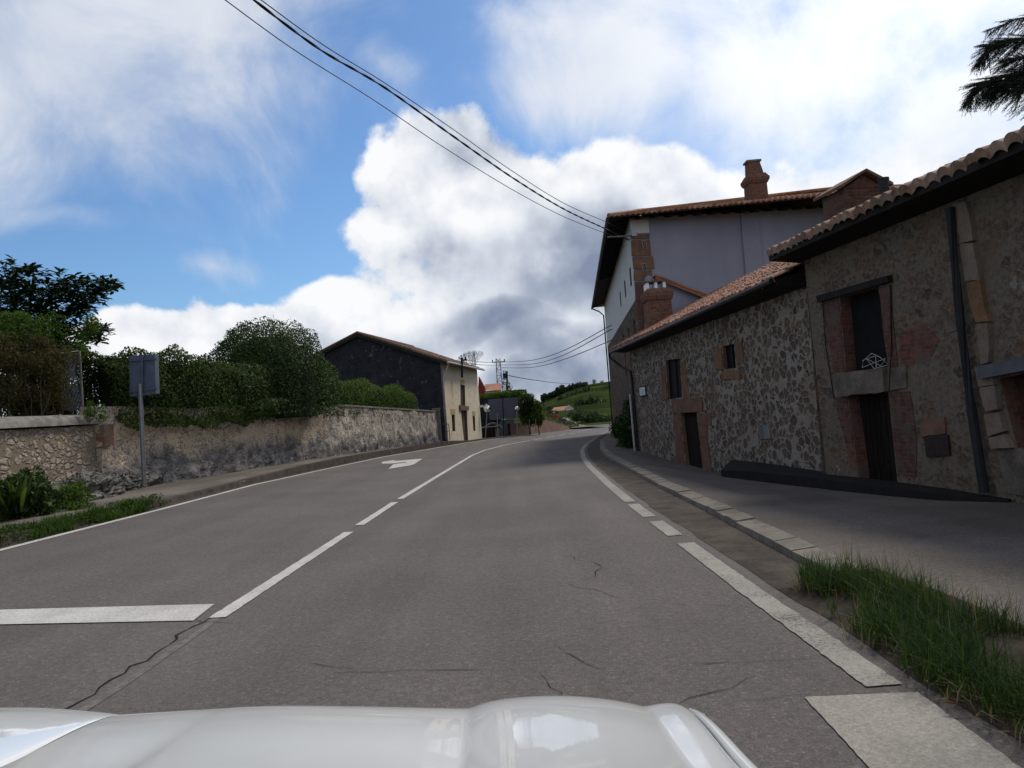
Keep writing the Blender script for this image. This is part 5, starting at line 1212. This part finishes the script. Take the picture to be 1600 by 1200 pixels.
# sapling above the hedge
c = at_y(791, 606, 80); t = thing('sapling', 'thin young tree with pale leaves poking above the hedge', 'tree', (c.x, 80, c.z-2))
b = MB(); b.tube([(c.x, 80, c.z-2.5), (c.x, 80, c.z+.6)], [.05, .015], 5)
for k in range(12): q = Vector((c.x, 80, c.z-.6+k*.1)); b.tube([q, q+Vector((random.uniform(-.7, .7), random.uniform(-.4, .4), .25))], [.015, .006], 4)
b.build('trunk', M['bark'], t); cloud('', '', (c.x, 80, c.z-.1), (.55, .5, .9), 700, .13, M['hedge_l'], clumps=26, cs=.2, part='foliage', parent=t, seed=8)
# stone trough
t = thing('stone_trough', 'grey stone fountain trough with arched back beside the old house', 'fountain', at_y(768, 687, 70.5))
bx(753, 668, 776, 687, 70.5, 1.1, M['concrete_dark'], 'basin', t); bx(775, 670, 780, 688, 70.3, .3, M['concrete'], 'end_pillar', t); bx(752, 666, 778, 668.5, 70.4, 1.2, M['concrete'], 'rim', t)
b = MB(); a = at_y(757, 668, 71.3); c = at_y(784, 668, 71.3); b.tube([a.lerp(c, u)+Vector((0, 0, .42*math.sin(math.pi*u))) for u in [i/10 for i in range(11)]]+[at_y(785, 684, 71.3)], .12, 6); b.build('arched_back', M['concrete'], t)
# mirrors, signs, posts
def mirror(label, px, py, bpy_, Y0, rpx, lean=0.):
    base = at_y(px+lean, bpy_, Y0); c = at_y(px, py, Y0); r_ = rpx/F*Y0; t = thing('traffic_mirror', label, 'mirror', base, 'convex traffic mirrors')
    b = MB(); b.tube([base, Vector((c.x, c.y+.12, c.z+r_*.6))], .045, 8); b.build('pole', M['zinc'], t)
    b = MB(); V = []; K = 20
    for j in range(6):
        rr_ = r_*j/5; yy = .10*(1-math.cos(j/5*1.2))
        for i in range(K): a = 2*math.pi*i/K; V.append((c.x+rr_*math.cos(a), c.y-.12+yy, c.z+rr_*math.sin(a)))
    b.add(V, [(j*K+i, j*K+(i+1) % K, (j+1)*K+(i+1) % K, (j+1)*K+i) for j in range(5) for i in range(K)]); b.build('mirror_face', M['mirror'], t, smooth=True)
    b = MB(); b.tube([(c.x+r_*1.03*math.cos(2*math.pi*i/24), c.y-.05, c.z+r_*1.03*math.sin(2*math.pi*i/24)) for i in range(25)], r_*.09, 6); b.tube([(c.x, c.y-.02, c.z), (c.x, c.y+.06, c.z)], r_*.98, 20); b.build('rim', M['metal_dark'], t)
M['mirror'] = mat('mirror_glass', lambda t: (.75, .76, .78), .08, .5, Metallic=1.)
mirror('round convex mirror on a pole right beside the cream house front', 761.5, 638.5, 687, 68.5, 6., -3.)
mirror('small bright convex mirror on a pole before the blue shed', 808, 638, 677, 74., 3.6)
b = MB(); a = at_y(747, 633.5, 68); c = at_y(755, 636, 68); b.box((a+c)/2, ((c-a).length, .1, .22)); b.bar(at_y(755, 637, 68), at_y(761, 631, 68), .1, .14); meta(b.build('bracket_lamp', M['white'], loc=a), 'white lamp bracket sticking out from the cream house corner', 'lamp')
t = thing('triangular_sign', 'back of a grey triangular warning sign in front of the blue shed', 'sign', at_y(778, 686, 70))
b = MB(); b.tube([at_y(778, 687, 70), at_y(776.5, 634, 70)], .035, 6); b.build('pole', M['zinc'], t)
b = MB(); q = [at_y(772, 646, 69.95), at_y(785, 645, 69.95), at_y(777, 628, 69.95)]; b.add(q+[p+Vector((0, .05, 0)) for p in q], [(0, 1, 2), (5, 4, 3), (0, 3, 4, 1), (1, 4, 5, 2), (2, 5, 3, 0)]); b.build('plate', M['sign_back'], t)
b = MB(); b.tube([at_y(787, 681, 73), at_y(785.5, 622, 73)], .07, 6); meta(b.build('dark_post', M['metal_dark'], loc=at_y(787, 681, 73)), 'dark post standing in front of the blue shed', 'post')
for k, (x, lb) in enumerate(((827, 'slim grey post on the verge left of the terracotta wall'), (837, 'slim grey post under the bright column bush'))):
    b = MB(); b.tube([at_y(x+.5, 674, 73.2), at_y(x, 655, 73.2)], .035, 6); meta(b.build('slim_post', M['concrete'], loc=at_y(x, 674, 73.2)), lb, 'post', 'slim posts on the verge')
# hoop barrier
b = MB(); a, c = at_y(692, 688, 52.3), at_y(703, 687.5, 52.9); u_ = Vector((0, 0, 1.15)); b.tube([a, a+u_*.93, a+u_+(c-a)*.08, c+u_-(c-a)*.08, c+u_*.93, c], .03, 6); b.bar(a+u_*.55, c+u_*.55, .03); meta(b.build('hoop_barrier', M['metal_dark'], loc=a), 'dark metal hoop barrier in front of the old house corner', 'barrier')
# terracotta wall, bank, board, blue sign
M['terra'] = plain('terracotta_wall', (.20, .115, .085), .9, .2, 1, .3)
t_ = MB(); pts = [(798, 677, 662, 74.5), (830, 675.5, 661, 78), (855, 672.5, 656, 86), (880, 669.5, 664, 96), (889, 668.5, 666.5, 104)]; V = []
for px, pb, pt_, Y0 in pts: a, c = at_y(px, pb, Y0), at_y(px, pt_, Y0); V += [Vector((a.x, a.y, a.z-.4)), Vector((a.x, a.y, c.z)), Vector((a.x-.3, a.y+.6, c.z)), Vector((a.x-.3, a.y+.6, a.z-.4))]
t_.add(V, [(4*i+k, 4*i+4+k, 4*i+4+(k+1) % 4, 4*i+(k+1) % 4) for i in range(4) for k in range(4)]); meta(t_.build('terracotta_wall', M['terra'], loc=V[0]), 'low terracotta retaining wall along the far side of the road', 'wall')
b = MB(); V = []
for px, py, Y0, px2, py2, Y2 in ((846, 650, 86.5, 842, 640, 105), (858, 653, 89, 862, 650, 108), (872, 661, 94, 878, 655, 112), (884, 665.5, 101, 892, 660, 116), (893, 668.5, 108, 905, 664, 118)):
    V += [at_y(px, py, Y0)+Vector((0, 0, -.9)), at_y(px, py, Y0), at_y(px2, py2, Y2), at_y(px2, py2, Y2)+Vector((0, 0, -1.5))]
b.add(V, [(4*i+k, 4*i+4+k, 4*i+4+(k+1) % 4, 4*i+(k+1) % 4) for i in range(4) for k in range(4)]); meta(b.build('grass_bank', M['turf']), kind='structure')
P = []
for i in range(2500):
    u, v = random.random(), random.random(); k = u*3.99; i0 = int(k); f_ = k-i0; P.append(tuple(V[4*i0+1].lerp(V[4*i0+5], f_).lerp(V[4*i0+2].lerp(V[4*i0+6], f_), v)+Vector((0, 0, random.random()*.45*abs(mn.noise(Vector((u*9, v*4, 0))))*2.5))))
meta(leaves('bank_scrub', np.array(P), .22, M['bramble'], loc=P[0]), 'yellowish scrub covering the bank behind the terracotta wall', 'scrub', kind='stuff')
t = thing('notice_board', 'notice board with red panels on wooden legs beside the far road', 'board', at_y(868, 664, 94))
M['red'] = plain('red_panel', (.35, .03, .02), .6, .2, 3); M['wood'] = plain('pale_wood', (.25, .17, .10), .8, .2)
bx(864.2, 647.2, 872, 657.8, 94, .1, M['wood'], 'frame', t); bx(865.3, 648.3, 868, 652.5, 93.9, .05, M['red'], 'panel', t); bx(868.4, 648.3, 871, 652.5, 93.9, .05, M['red'], 'panel', t); bx(864.3, 657.8, 865.3, 666, 94.02, .08, M['wood'], 'leg', t); bx(871, 657.8, 872, 666, 94.02, .08, M['wood'], 'leg', t)
t = thing('blue_sign', 'small blue sign leaning on posts beside the side road', 'sign', at_y(880, 668, 101))
M['blue'] = plain('blue_plate', (.02, .04, .12), .5, .2); bx(875.5, 654, 882, 659.5, 101, .1, M['blue'], 'plate', t); bx(877, 659, 877.6, 669, 101.1, .08, M['metal_dark'], 'post', t); bx(880.4, 659, 881, 669, 101.1, .08, M['metal_dark'], 'post', t)
# side road climbing away and its low hedge
b = MB(); V = []
for (x0, y0, Y0), (x1, y1, Y1) in (((893, 668.5, 104), (950, 664, 104)), ((889, 664, 125), (928, 666.5, 118)), ((883, 659, 145), (907, 663.5, 138)), ((878, 655.5, 165), (893, 657.5, 160)), ((880, 652.5, 185), (887, 653, 182))):
    V += [at_y(x0, y0, Y0), at_y(x1, y1, Y1)]
b.add(V, [(2*i, 2*i+1, 2*i+3, 2*i+2) for i in range(4)]); meta(b.build('side_road', M['pave_left']), kind='structure')

# lattice pylon, transformer, poles
t = thing('lattice_pylon', 'grey steel lattice pylon carrying the wires above the red-roofed house', 'pylon', at_y(783, 615, 104))
b = MB(); T0, T1 = at_y(783.5, 640, 104), at_y(778, 560, 104); W0, W1 = .42, .27
for sx in (-1, 1):
    for sy in (-1, 1): b.bar(T0+Vector((sx*W0, sy*W0, 0)), T1+Vector((sx*W1, sy*W1, 0)), .09)
n = 9
for i in range(n):
    u, v = i/n, (i+1)/n; a, c = T0.lerp(T1, u), T0.lerp(T1, v); wa, wc = W0+(W1-W0)*u, W0+(W1-W0)*v; s_ = 1 if i % 2 else -1
    for yy in (-1, 1): b.bar(a+Vector((-s_*wa, yy*wa, 0)), c+Vector((s_*wc, yy*wc, 0)), .06); b.bar(a+Vector((-wa, yy*wa, 0)), a+Vector((wa, yy*wa, 0)), .05)
b.build('lattice', M['zinc'], t)
b = MB(); b.bar(T1+Vector((-.9, 0, -.5)), T1+Vector((1., 0, -.5)), .1); 
for k in (-.8, 0, .9): b.tube([T1+Vector((k, 0, -.5)), T1+Vector((k, 0, -.15))], .08, 6)
b.build('crossarm', M['metal_dark'], t)
t = thing('transformer_pole', 'dark pole with a box transformer just right of the lattice pylon', 'transformer', at_y(793, 640, 104))
b = MB(); b.tube([at_y(793, 640, 104), at_y(792, 580, 104)], .14, 8); b.build('pole', M['concrete_dark'], t)
bx(786, 583, 790.5, 591, 103.8, .6, M['metal_dark'], 'tank', t)
b = MB(); b.bar(at_y(784, 592, 103.9), at_y(793, 592, 103.9), .12); b.bar(at_y(785.5, 597, 103.9), at_y(789, 592, 103.9), .08); b.bar(at_y(791, 587, 103.9), at_y(797, 587, 103.9), .07); 
for x in (787, 789.5): b.tube([at_y(x, 583, 104), at_y(x, 579, 104)], .06, 6)
b.build('brackets', M['metal_dark'], t)
# red-roofed house behind the hedge
t = thing('red_roof_house', 'house with orange tiled roof and dark red gable behind the hedge', 'house', at_y(765, 640, 90))
bx(757, 609, 783, 640, 90, 8, M['cream'], 'wall', t)
b = MB(); q = [at_y(755, 610, 89.6), at_y(784, 609.5, 89.6), at_y(781, 598.5, 93.5), at_y(758, 600.5, 93.5)]; b.quad(*q); b.quad(q[3], q[2], at_y(781, 609, 98), at_y(758, 610, 98)); b.build('roof', M['tile_far'], t)
b = MB(); q = [at_y(747, 618, 86), at_y(757.5, 618, 86), at_y(757.5, 606, 86), at_y(748, 588, 86)]; b.add(q+[p+Vector((0, 3, 0)) for p in q], [(0, 1, 2, 3), (7, 6, 5, 4), (2, 6, 7, 3), (1, 5, 6, 2)]); b.build('gable', plain('dark_red_wood', (.16, .03, .025), .8, .2), t)
# bare tree
t = thing('bare_tree', 'leafless fine-branched tree rising behind the old house roof', 'tree', at_y(748, 640, 88))
b = MB(); rt = random.Random(3)
def twig(p, d, L, r_, k):
    q = p+d*L; b.tube([p, q], [r_, r_*.7], 4, cap=False)
    if k:
        for _ in range(3): twig(q, (d+Vector((rt.uniform(-1, 1), rt.uniform(-1, 1), rt.uniform(-.2, .7)))*.55).normalized(), L*.74, r_*.6, k-1)
p_ = at_y(748, 622, 88); twig(p_, Vector((0, 0, 1)), 1.75, .085, 6); b.build('trunk', M['bark'], t)

# ------------------------------------------------------------------ valley: trees, white farmhouse
t = thing('farmhouse', 'distant white farmhouse with orange roofs below the hill', 'house', at_y(878, 648, 290))
bx(886, 637, 896, 651, 288, 7, M['white'], 'wall', t); bx(866, 640.5, 886, 651, 290, 7, M['cream'], 'wing', t)
b = MB(); q = [at_y(884.5, 637.5, 287), at_y(891, 633.2, 287), at_y(897, 637, 287)]; v_ = Vector((0, 8, 0)); d_ = Vector((0, 0, .35))
b.add([q[0], q[1], q[1]+v_, q[0]+v_, q[2], q[2]+v_], [(0, 1, 2, 3), (1, 4, 5, 2)]); b.quad(at_y(861, 641.5, 288.5), at_y(886.5, 640, 288.5), at_y(885, 634.5, 293), at_y(866, 636.5, 293)); b.build('roof', M['tile_far'], t)
b = MB(); b.add([q[0]+Vector((0, .5, 0)), q[2]+Vector((0, .5, 0)), q[1]+Vector((0, .5, 0))], [(0, 1, 2)]); b.build('gable', M['white'], t)
for x in (869, 874, 879): bx(x, 643, x+2, 646, 289.7, .2, M['door_dark'], 'window', t)
def ftree(label, px, py, Y0, wpx, hpx, n=500, mt=None, group='trees in the valley', cs=.35, name='tree', dense=1.):
    """tree whose crown is wpx by hpx in the photograph with its foot at px,py"""
    base = at_y(px, py, Y0); rx = wpx/2/F*Y0; hz_ = hpx/F*Y0; t = thing(name, label, 'tree', base, group)
    b = MB(); b.tube([base-Vector((0, 0, 1.5)), base+Vector((0, 0, hz_*.6))], [rx*.12, rx*.05], 6)
    for k in range(4): q = base+Vector((0, 0, hz_*(.2+.1*k))); a = k*1.7; b.tube([q, q+Vector((math.cos(a)*rx*.6, math.sin(a)*rx*.6, hz_*.25))], [rx*.05, rx*.02], 5)
    b.build('trunk', M['bark'], t)
    cloud('', '', tuple(base+Vector((0, 0, hz_*.58))), (rx*.8, rx*.8, hz_*.36), n, max(.12, rx*.2), mt or M['far_leaf'], clumps=int(16*dense), cs=rx*cs, part='crown', parent=t, seed=int(px), shell=.2)
ftree('rounder of two lone trees on the hill crest', 928, 601.5, 560, 9, 9, 500, group='lone trees on the hill crest', cs=.45)
ftree('smaller, wispier of two lone trees on the hill crest', 941, 599.5, 560, 8.5, 6, 260, group='lone trees on the hill crest', cs=.35)
ftree('dark cypress rising just right of the white farmhouse', 902, 654, 255, 7, 33, 1200, cs=.5, name='cypress')
VAL = [(868, 655, 230, 14, 16), (893, 657, 240, 13, 14), (911, 657, 235, 15, 17), (923, 659, 225, 14, 16), (935, 661, 215, 14, 16), (946, 662, 205, 14, 14), (955, 663, 200, 14, 17), (918, 650, 290, 15, 13), (938, 648, 330, 12, 9), (952, 645, 300, 14, 12), (858, 652, 215, 14, 19), (849, 650, 200, 14, 22), (886, 661, 200, 8, 8)]
desc = ['dark valley tree left of the farmhouse behind the notice board', 'low valley tree in front of the white gable', 'valley tree just right of the cypress', 'second valley tree right of the cypress', 'third valley tree right of the cypress', 'fourth valley tree right of the cypress', 'valley tree nearest the tall house', 'tree on the slope behind the cypress', 'small hillside tree above the bright field', 'hillside tree close to the tall house edge',
        'tree right behind the column bush top', 'tree partly hidden by the column bush', 'small bush at the top of the side road']
for (a, b__, c_, d_, e_), lb in zip(VAL, desc): ftree(lb, a, b__, c_, d_, e_, 520, cs=.42)
def wood(name, label, pxs, Y0, h, n, size=1.6):
    P = []
    for i in range(n):
        u = random.random()*(len(pxs)-1); k = int(u); f_ = u-k; px = pxs[k][0]*(1-f_)+pxs[k+1][0]*f_; py = pxs[k][1]*(1-f_)+pxs[k+1][1]*f_; q = at_y(px, py, Y0+random.uniform(-8, 8)); bump_ = .55+.6*abs(mn.noise(Vector((px*.35, Y0, 0))))*1.5
        P.append((q.x, q.y, q.z+random.random()**.7*h*bump_))
    meta(leaves(name, np.array(P), size, M['far_leaf'], loc=P[0], aspect=.8), label, 'wood', kind='stuff')
wood('hill_wood', 'dark strip of woodland along the left part of the hill crest', [(846, 629), (862, 622), (880, 615), (900, 609), (918, 606)], 545, 6.5, 3500)
wood('hill_wood', 'band of trees across the middle of the hillside', [(872, 633), (905, 628), (930, 623), (965, 616)], 440, 6.5, 5500)
wood('hill_wood', 'lower line of trees below the bright hillside field', [(900, 643), (930, 641), (965, 641)], 330, 6, 3800, 1.2)
wood('hedgerow', 'thin hedgerow just under the hill crest', [(905, 613), (935, 605), (965, 603)], 530, 2.6, 2000, 1.)
wood('valley_scrub', 'dark scrub filling the valley floor beside the side road', [(893, 657), (915, 660), (935, 662), (960, 664)], 190, 2.8, 2600, .55)

# ------------------------------------------------------------------ cables
def wires(name, label, A_, far, pxs, r_, ext=0, twist=0, group='overhead cables'):
    """cable hanging in the upright plane from the house anchor A_ to a far point"""
    pts = [on(x, y, A_, far) for x, y in pxs]
    P = []                                            # smooth through the surveyed points
    for i in range(len(pts)-1):
        p0 = pts[max(i-1, 0)]; p1, p2 = pts[i], pts[i+1]; p3 = pts[min(i+2, len(pts)-1)]
        for k in range(14): u = k/14; P.append(.5*((2*p1)+(p2-p0)*u+(2*p0-5*p1+4*p2-p3)*u*u+(3*p1-p0-3*p2+p3)*u**3))
    P.append(pts[-1])
    if ext: d = (P[0]-P[1]).normalized(); P = [P[0]+d*ext+Vector((0, 0, .01*ext))]+P
    b = MB()
    if twist:
        L = 0; Q = [[], []]; pr = None; F_ = []
        for a, c in zip(P, P[1:]):
            n = max(1, int((c-a).length/.12))
            for i in range(n): F_.append(a.lerp(c, i/n))
        for q in F_:
            if pr is not None: L += (q-pr).length
            pr = q
            for s_ in (0, 1): a = L*2*math.pi/1.3+s_*math.pi; Q[s_].append(q+Vector((math.cos(a)*.014, math.cos(a)*.008, math.sin(a)*.015)))
        for s_ in (0, 1): b.tube(Q[s_], r_, 5)
    else: b.tube(P, r_, 6)
    return meta(b.build(name, M['cable'], loc=pts[-1]), label, 'cable', group)
an_ = Vector((5.2, 33.2, 0)); fr_ = at_y(352, 0, 13.5); fr_ = Vector((fr_.x, fr_.y, 0))
ex = ext_ = 9
wires('overhead_cable', 'thin lowest of the three cables crossing the sky to the tall house eave', an_, fr_, [(352, 0), (460, 78), (585, 157), (690, 228), (800, 296), (880, 338), (945, 364), (980, 374)], .011, ex)
wires('twisted_cable', 'thick twisted black cable crossing the sky to the tall house eave', an_, fr_, [(397, 0), (500, 77), (600, 136), (700, 207), (800, 277), (880, 326), (945, 357), (985, 376)], .02, ex, twist=1)
wires('overhead_cable', 'thin upper cable running just above the twisted one', an_, fr_, [(408, 0), (505, 70), (605, 132), (705, 200), (800, 267), (880, 317), (945, 346), (980, 362)], .012, ex)
b = MB(); k_ = at_y(980, 367, 33.1); b.tube([k_+Vector((.4, .6, 0)), k_], .03, 6); b.tube([k_+Vector((-.9, -.1, -.05)), k_+Vector((.4, .3, 0))], .035, 6); b.box(k_+Vector((.35, .2, .1)), (.22, .2, .3)); meta(b.build('cable_bracket', M['zinc'], loc=k_), 'grey cable bracket under the tall house eave corner', 'bracket')
hp = Vector((at_y(957, 515, 47).x, 47, 0)); tp = Vector((at_y(783, 567, 104).x, 104, 0))
for i, (lb, px) in enumerate((('uppermost wire from tall house to lattice pylon', [(783, 566), (830, 563), (880, 548), (955, 508)]), ('middle wire from tall house to lattice pylon', [(783, 570), (830, 569), (880, 555), (956, 514)]), ('lowest wire from tall house to lattice pylon', [(783, 574.5), (830, 574), (880, 562), (957, 531)]))):
    wires('far_wire', lb, hp, tp, px, .028, group='wires to the pylon')
b2 = Vector((at_y(722, 562, 58).x, 58, 0))
for lb, px in (('upper wire from roof post to pylon', [(722, 561), (750, 565.5), (783, 567)]), ('lower wire from roof post to pylon', [(722, 565), (750, 570), (783, 571)])): wires('far_wire', lb, b2, tp, px, .025, group='wires to the pylon')
far2 = Vector((at_y(927, 600, 380).x, 380, 0)); t2 = Vector((at_y(796, 588, 104).x, 104, 0))
wires('valley_wire', 'faint long wire sloping from the transformer down across the valley', t2, far2, [(796, 587), (830, 593), (880, 599), (925, 600.5)], .06, group='wires to the pylon')

# ------------------------------------------------------------------ conifer overhanging at the upper right
t = thing('conifer', 'dark conifer whose feathery drooping branch tips hang in at the upper right', 'tree', (8.2, 5.0, 0))
b = MB(); b.tube([(8.2, 5.0, -.3), (8.1, 5.0, 4), (8.1, 5.0, 9)], [.28, .22, .06], 10)
V, Fq = [], []
def needles(p, d, n, L):
    for k in range(n):
        q = p+d*(k/n*.0); a = random.uniform(0, 6.28); pr = d.orthogonal().normalized(); pr2 = d.cross(pr); o_ = (pr*math.cos(a)+pr2*math.sin(a)); dd = (d*.85+o_*.55+Vector((0, 0, -.1))).normalized(); l_ = L*random.uniform(.5, 1.2); sd = dd.cross(o_).normalized()*.0016; i0 = len(V)
        V.extend([q-sd, q+sd, q+dd*l_+sd*.3, q+dd*l_-sd*.3]); Fq.append((i0, i0+1, i0+2, i0+3))
def spray(path, r0, side=1., dens=1.):
    P = [Vector(q) for q in path]; F_ = []
    for i in range(len(P)-1):
        n = 14
        for k in range(n): F_.append(P[i].lerp(P[i+1], k/n))
    F_.append(P[-1]); b.tube(F_[::3]+[F_[-1]], [max(.0025, r0*(1-i/len(F_[::3]))) for i in range(len(F_[::3])+1)], 5)
    for i, q in enumerate(F_):
        d = (F_[min(i+1, len(F_)-1)]-F_[max(i-1, 0)]).normalized(); u = i/len(F_); needles(q, d, 7, .035)
        for _ in range(int(3*dens+.5)):
            a = random.uniform(0, 6.28); pr = d.orthogonal().normalized(); o_ = pr*math.cos(a)+d.cross(pr)*math.sin(a); L = (.34*(1-u)**.7+.05)*random.uniform(.4, 1.); dd = (d*.9+o_*.5).normalized(); e = q+dd*L+Vector((0, 0, -.35*L)); b.tube([q, e], [.003, .001], 3, cap=False)
            m_ = max(3, int(L/.016))
            for k in range(m_): needles(q.lerp(e, (k+1)/m_), (e-q).normalized(), 4, .028)
def br(pxs, r0, dens=1.): spray([at_y(x, y, Y0) for x, y, Y0 in pxs], r0, dens=dens)
br([(1760, 85, 5.2), (1660, 100, 5.5), (1600, 112, 5.6), (1560, 122, 5.7), (1530, 132, 5.8), (1512, 160, 5.8)], .018, 1.7)
br([(1720, 110, 5.5), (1640, 108, 5.6), (1590, 122, 5.7), (1562, 130, 5.7), (1545, 144, 5.7)], .012, 1.6)
br([(1760, 30, 5.4), (1680, 50, 5.6), (1610, 58, 5.8), (1575, 64, 5.9), (1545, 72, 5.9), (1530, 98, 5.9)], .014, 1.5)
br([(1760, 5, 5.6), (1680, 15, 5.8), (1620, 22, 6.0), (1580, 33, 6.0), (1545, 47, 6.0)], .010, .8)
br([(1700, 90, 5.4), (1640, 96, 5.5), (1600, 90, 5.5), (1570, 96, 5.5)], .009, 1.2)
br([(1700, 130, 5.3), (1640, 132, 5.4), (1605, 128, 5.5), (1590, 137, 5.5)], .009, 1.3)
for k in range(26):
    z = 3.2+k*.22; a = random.uniform(0, 6.28); d = Vector((math.cos(a), math.sin(a), .1)); L = 2.2*(1-(z-3)/7)+.3
    if d.x < -.2 or d.y > .5: continue
    spray([Vector((8.1, 5.0, z)), Vector((8.1, 5.0, z))+d*L*.5, Vector((8.1, 5.0, z-.25))+d*L], .02, dens=.7)
b.tube([at_y(1760, 85, 5.2), (8.1, 5, 4.2)], [.018, .05], 6); b.tube([at_y(1760, 30, 5.4), (8.1, 5, 4.8)], [.014, .05], 6); b.tube([at_y(1760, 5, 5.6), (8.1, 5, 5.2)], [.012, .04], 6)
b.build('trunk', M['bark'], t); npmesh('needles', np.array([tuple(v) for v in V]), np.array(Fq), M['pine'], t)

# ------------------------------------------------------------------ the car the picture is taken from: bonnet and wings
def carpaint():
    M_ = bpy.data.materials.new('white_car_paint'); M_.use_nodes = True; p = M_.node_tree.nodes['Principled BSDF']; tt = NT(M_.node_tree)
    n = tt.noise(POS(tt), 60, 2); tt.put(p.inputs['Base Color'], tt.mix(tt.ss(tt.noise(POS(tt), 3, 4), .4, .7), (.74, .75, .73), (.79, .80, .78))); tt.put(p.inputs['Roughness'], .28)
    p.inputs['Specular IOR Level'].default_value = .5; p.inputs['Coat Weight'].default_value = 1.; p.inputs['Coat Roughness'].default_value = .025; return M_
M['car'] = carpaint()
car = thing('white_car', 'white car whose sculpted bonnet fills the bottom of the view', 'car', (-.45, .8, 0))
YF, YB = 1.36, .93
def rails(name, rl, mt=None, sub=2, nose=True):
    rows = []
    for (xf, yf, xb, yb, yo, zo) in rl:                # front pixel, back pixel, front depth offset, back height offset
        f_ = at_y(xf, yf, YF+yo); k_ = at_y(xb, yb, YB); k_.z += zo; d = f_-k_; st_ = []
        st_.append(k_-d*1.3+Vector((0, 0, .05))); st_.append(k_-d*.6+Vector((0, 0, .022))); st_.append(k_); st_.append(k_+d*.5+Vector((0, 0, .012))); st_.append(k_+d*.82+Vector((0, 0, .009))); st_.append(f_)
        if nose: st_ += [f_+Vector((0, .05, -.035)), f_+Vector((0, .10, -.13)), f_+Vector((0, .12, -.30)), f_+Vector((0, .11, -.55))]
        rows.append(st_)
    n = len(rows[0]); b = MB(); b.add([p for r_ in rows for p in r_], [(i*n+k, (i+1)*n+k, (i+1)*n+k+1, i*n+k+1) for i in range(len(rows)-1) for k in range(n-1)])
    o = b.build(name, mt or M['car'], car, smooth=True); md = o.modifiers.new('s', 'SUBSURF'); md.levels = md.render_levels = sub; return o
rails('bonnet', [(203, 1113, -20, 1215, 0, 0), (215, 1112.5, 0, 1215, 0, .002), (300, 1107, 70, 1215, .01, .004), (362, 1103.5, 190, 1215, .02, .0), (372, 1102, 205, 1215, .02, .006), (420, 1100, 270, 1215, .02, .008), (470, 1099, 335, 1215, .02, .006), (600, 1101, 520, 1215, .03, .002),
                 (715, 1104, 700, 1215, .03, -.002), (733, 1104, 718, 1215, .03, -.004), (741, 1101, 728, 1215, .03, .0), (765, 1092, 765, 1215, .03, .014), (810, 1086, 830, 1215, .03, .02), (870, 1083, 915, 1215, .03, .022), (935, 1087, 1000, 1215, .03, .018), (985, 1096, 1062, 1215, .02, .008), (1003, 1101, 1084, 1215, .02, -.002),
                 (1014, 1099, 1098, 1215, .01, .002), (1040, 1094, 1130, 1215, .0, .008), (1058, 1097, 1152, 1215, -.01, .006), (1066, 1103, 1166, 1215, -.02, .0), (1067, 1106, 1168, 1215, -.02, -.012)])
rails('wing', [(1072, 1108, 1174, 1215, -.02, -.012), (1074, 1104, 1177, 1215, -.02, .0), (1080, 1104, 1186, 1215, -.02, .002), (1087, 1109, 1197, 1215, -.03, .0), (1094, 1124, 1206, 1235, -.03, .0), (1097, 1180, 1209, 1290, -.03, .0), (1094, 1330, 1206, 1430, -.03, .0)])
rails('wing', [(-560, 1330, -1300, 1500, 0, 0), (-540, 1150, -1250, 1260, 0, 0), (-480, 1122, -1150, 1215, 0, 0), (-250, 1109, -800, 1210, 0, .0), (0, 1104, -420, 1205, 0, .012), (60, 1102.5, -300, 1205, 0, .014), (120, 1106, -200, 1208, 0, .008), (185, 1112.5, -60, 1212, 0, .0), (192, 1114.5, -44, 1216, 0, -.01)])
b = MB()
for (xf, yf, xb, yb) in ((1069.5, 1109, 1171, 1215), (197, 1117, -32, 1218)):
    f_, k_ = at_y(xf, yf, YF-.03), at_y(xb, yb, YB); d = f_-k_; b.add([k_-d*1.3+Vector((-.015, 0, -.01)), f_+Vector((-.015, 0, -.016)), f_+Vector((.015, 0, -.016)), k_-d*1.3+Vector((.015, 0, -.01))], [(0, 1, 2, 3)])
b.build('panel_gap', M['metal_dark'], car)
b = MB(); f_ = at_y(1082, 1106, YF+.01); b.bar(f_+Vector((-.006, 0, -.004)), f_+Vector((.012, -.03, -.004)), .007, .006); b.build('corner_lamp_glint', M['white'], car)  # small white bar put in as the glint on the corner lamp
b = MB(); b.box((-.45, 1.42, .5), (1.45, .1, .35)); b.build('bumper', M['car'], car)
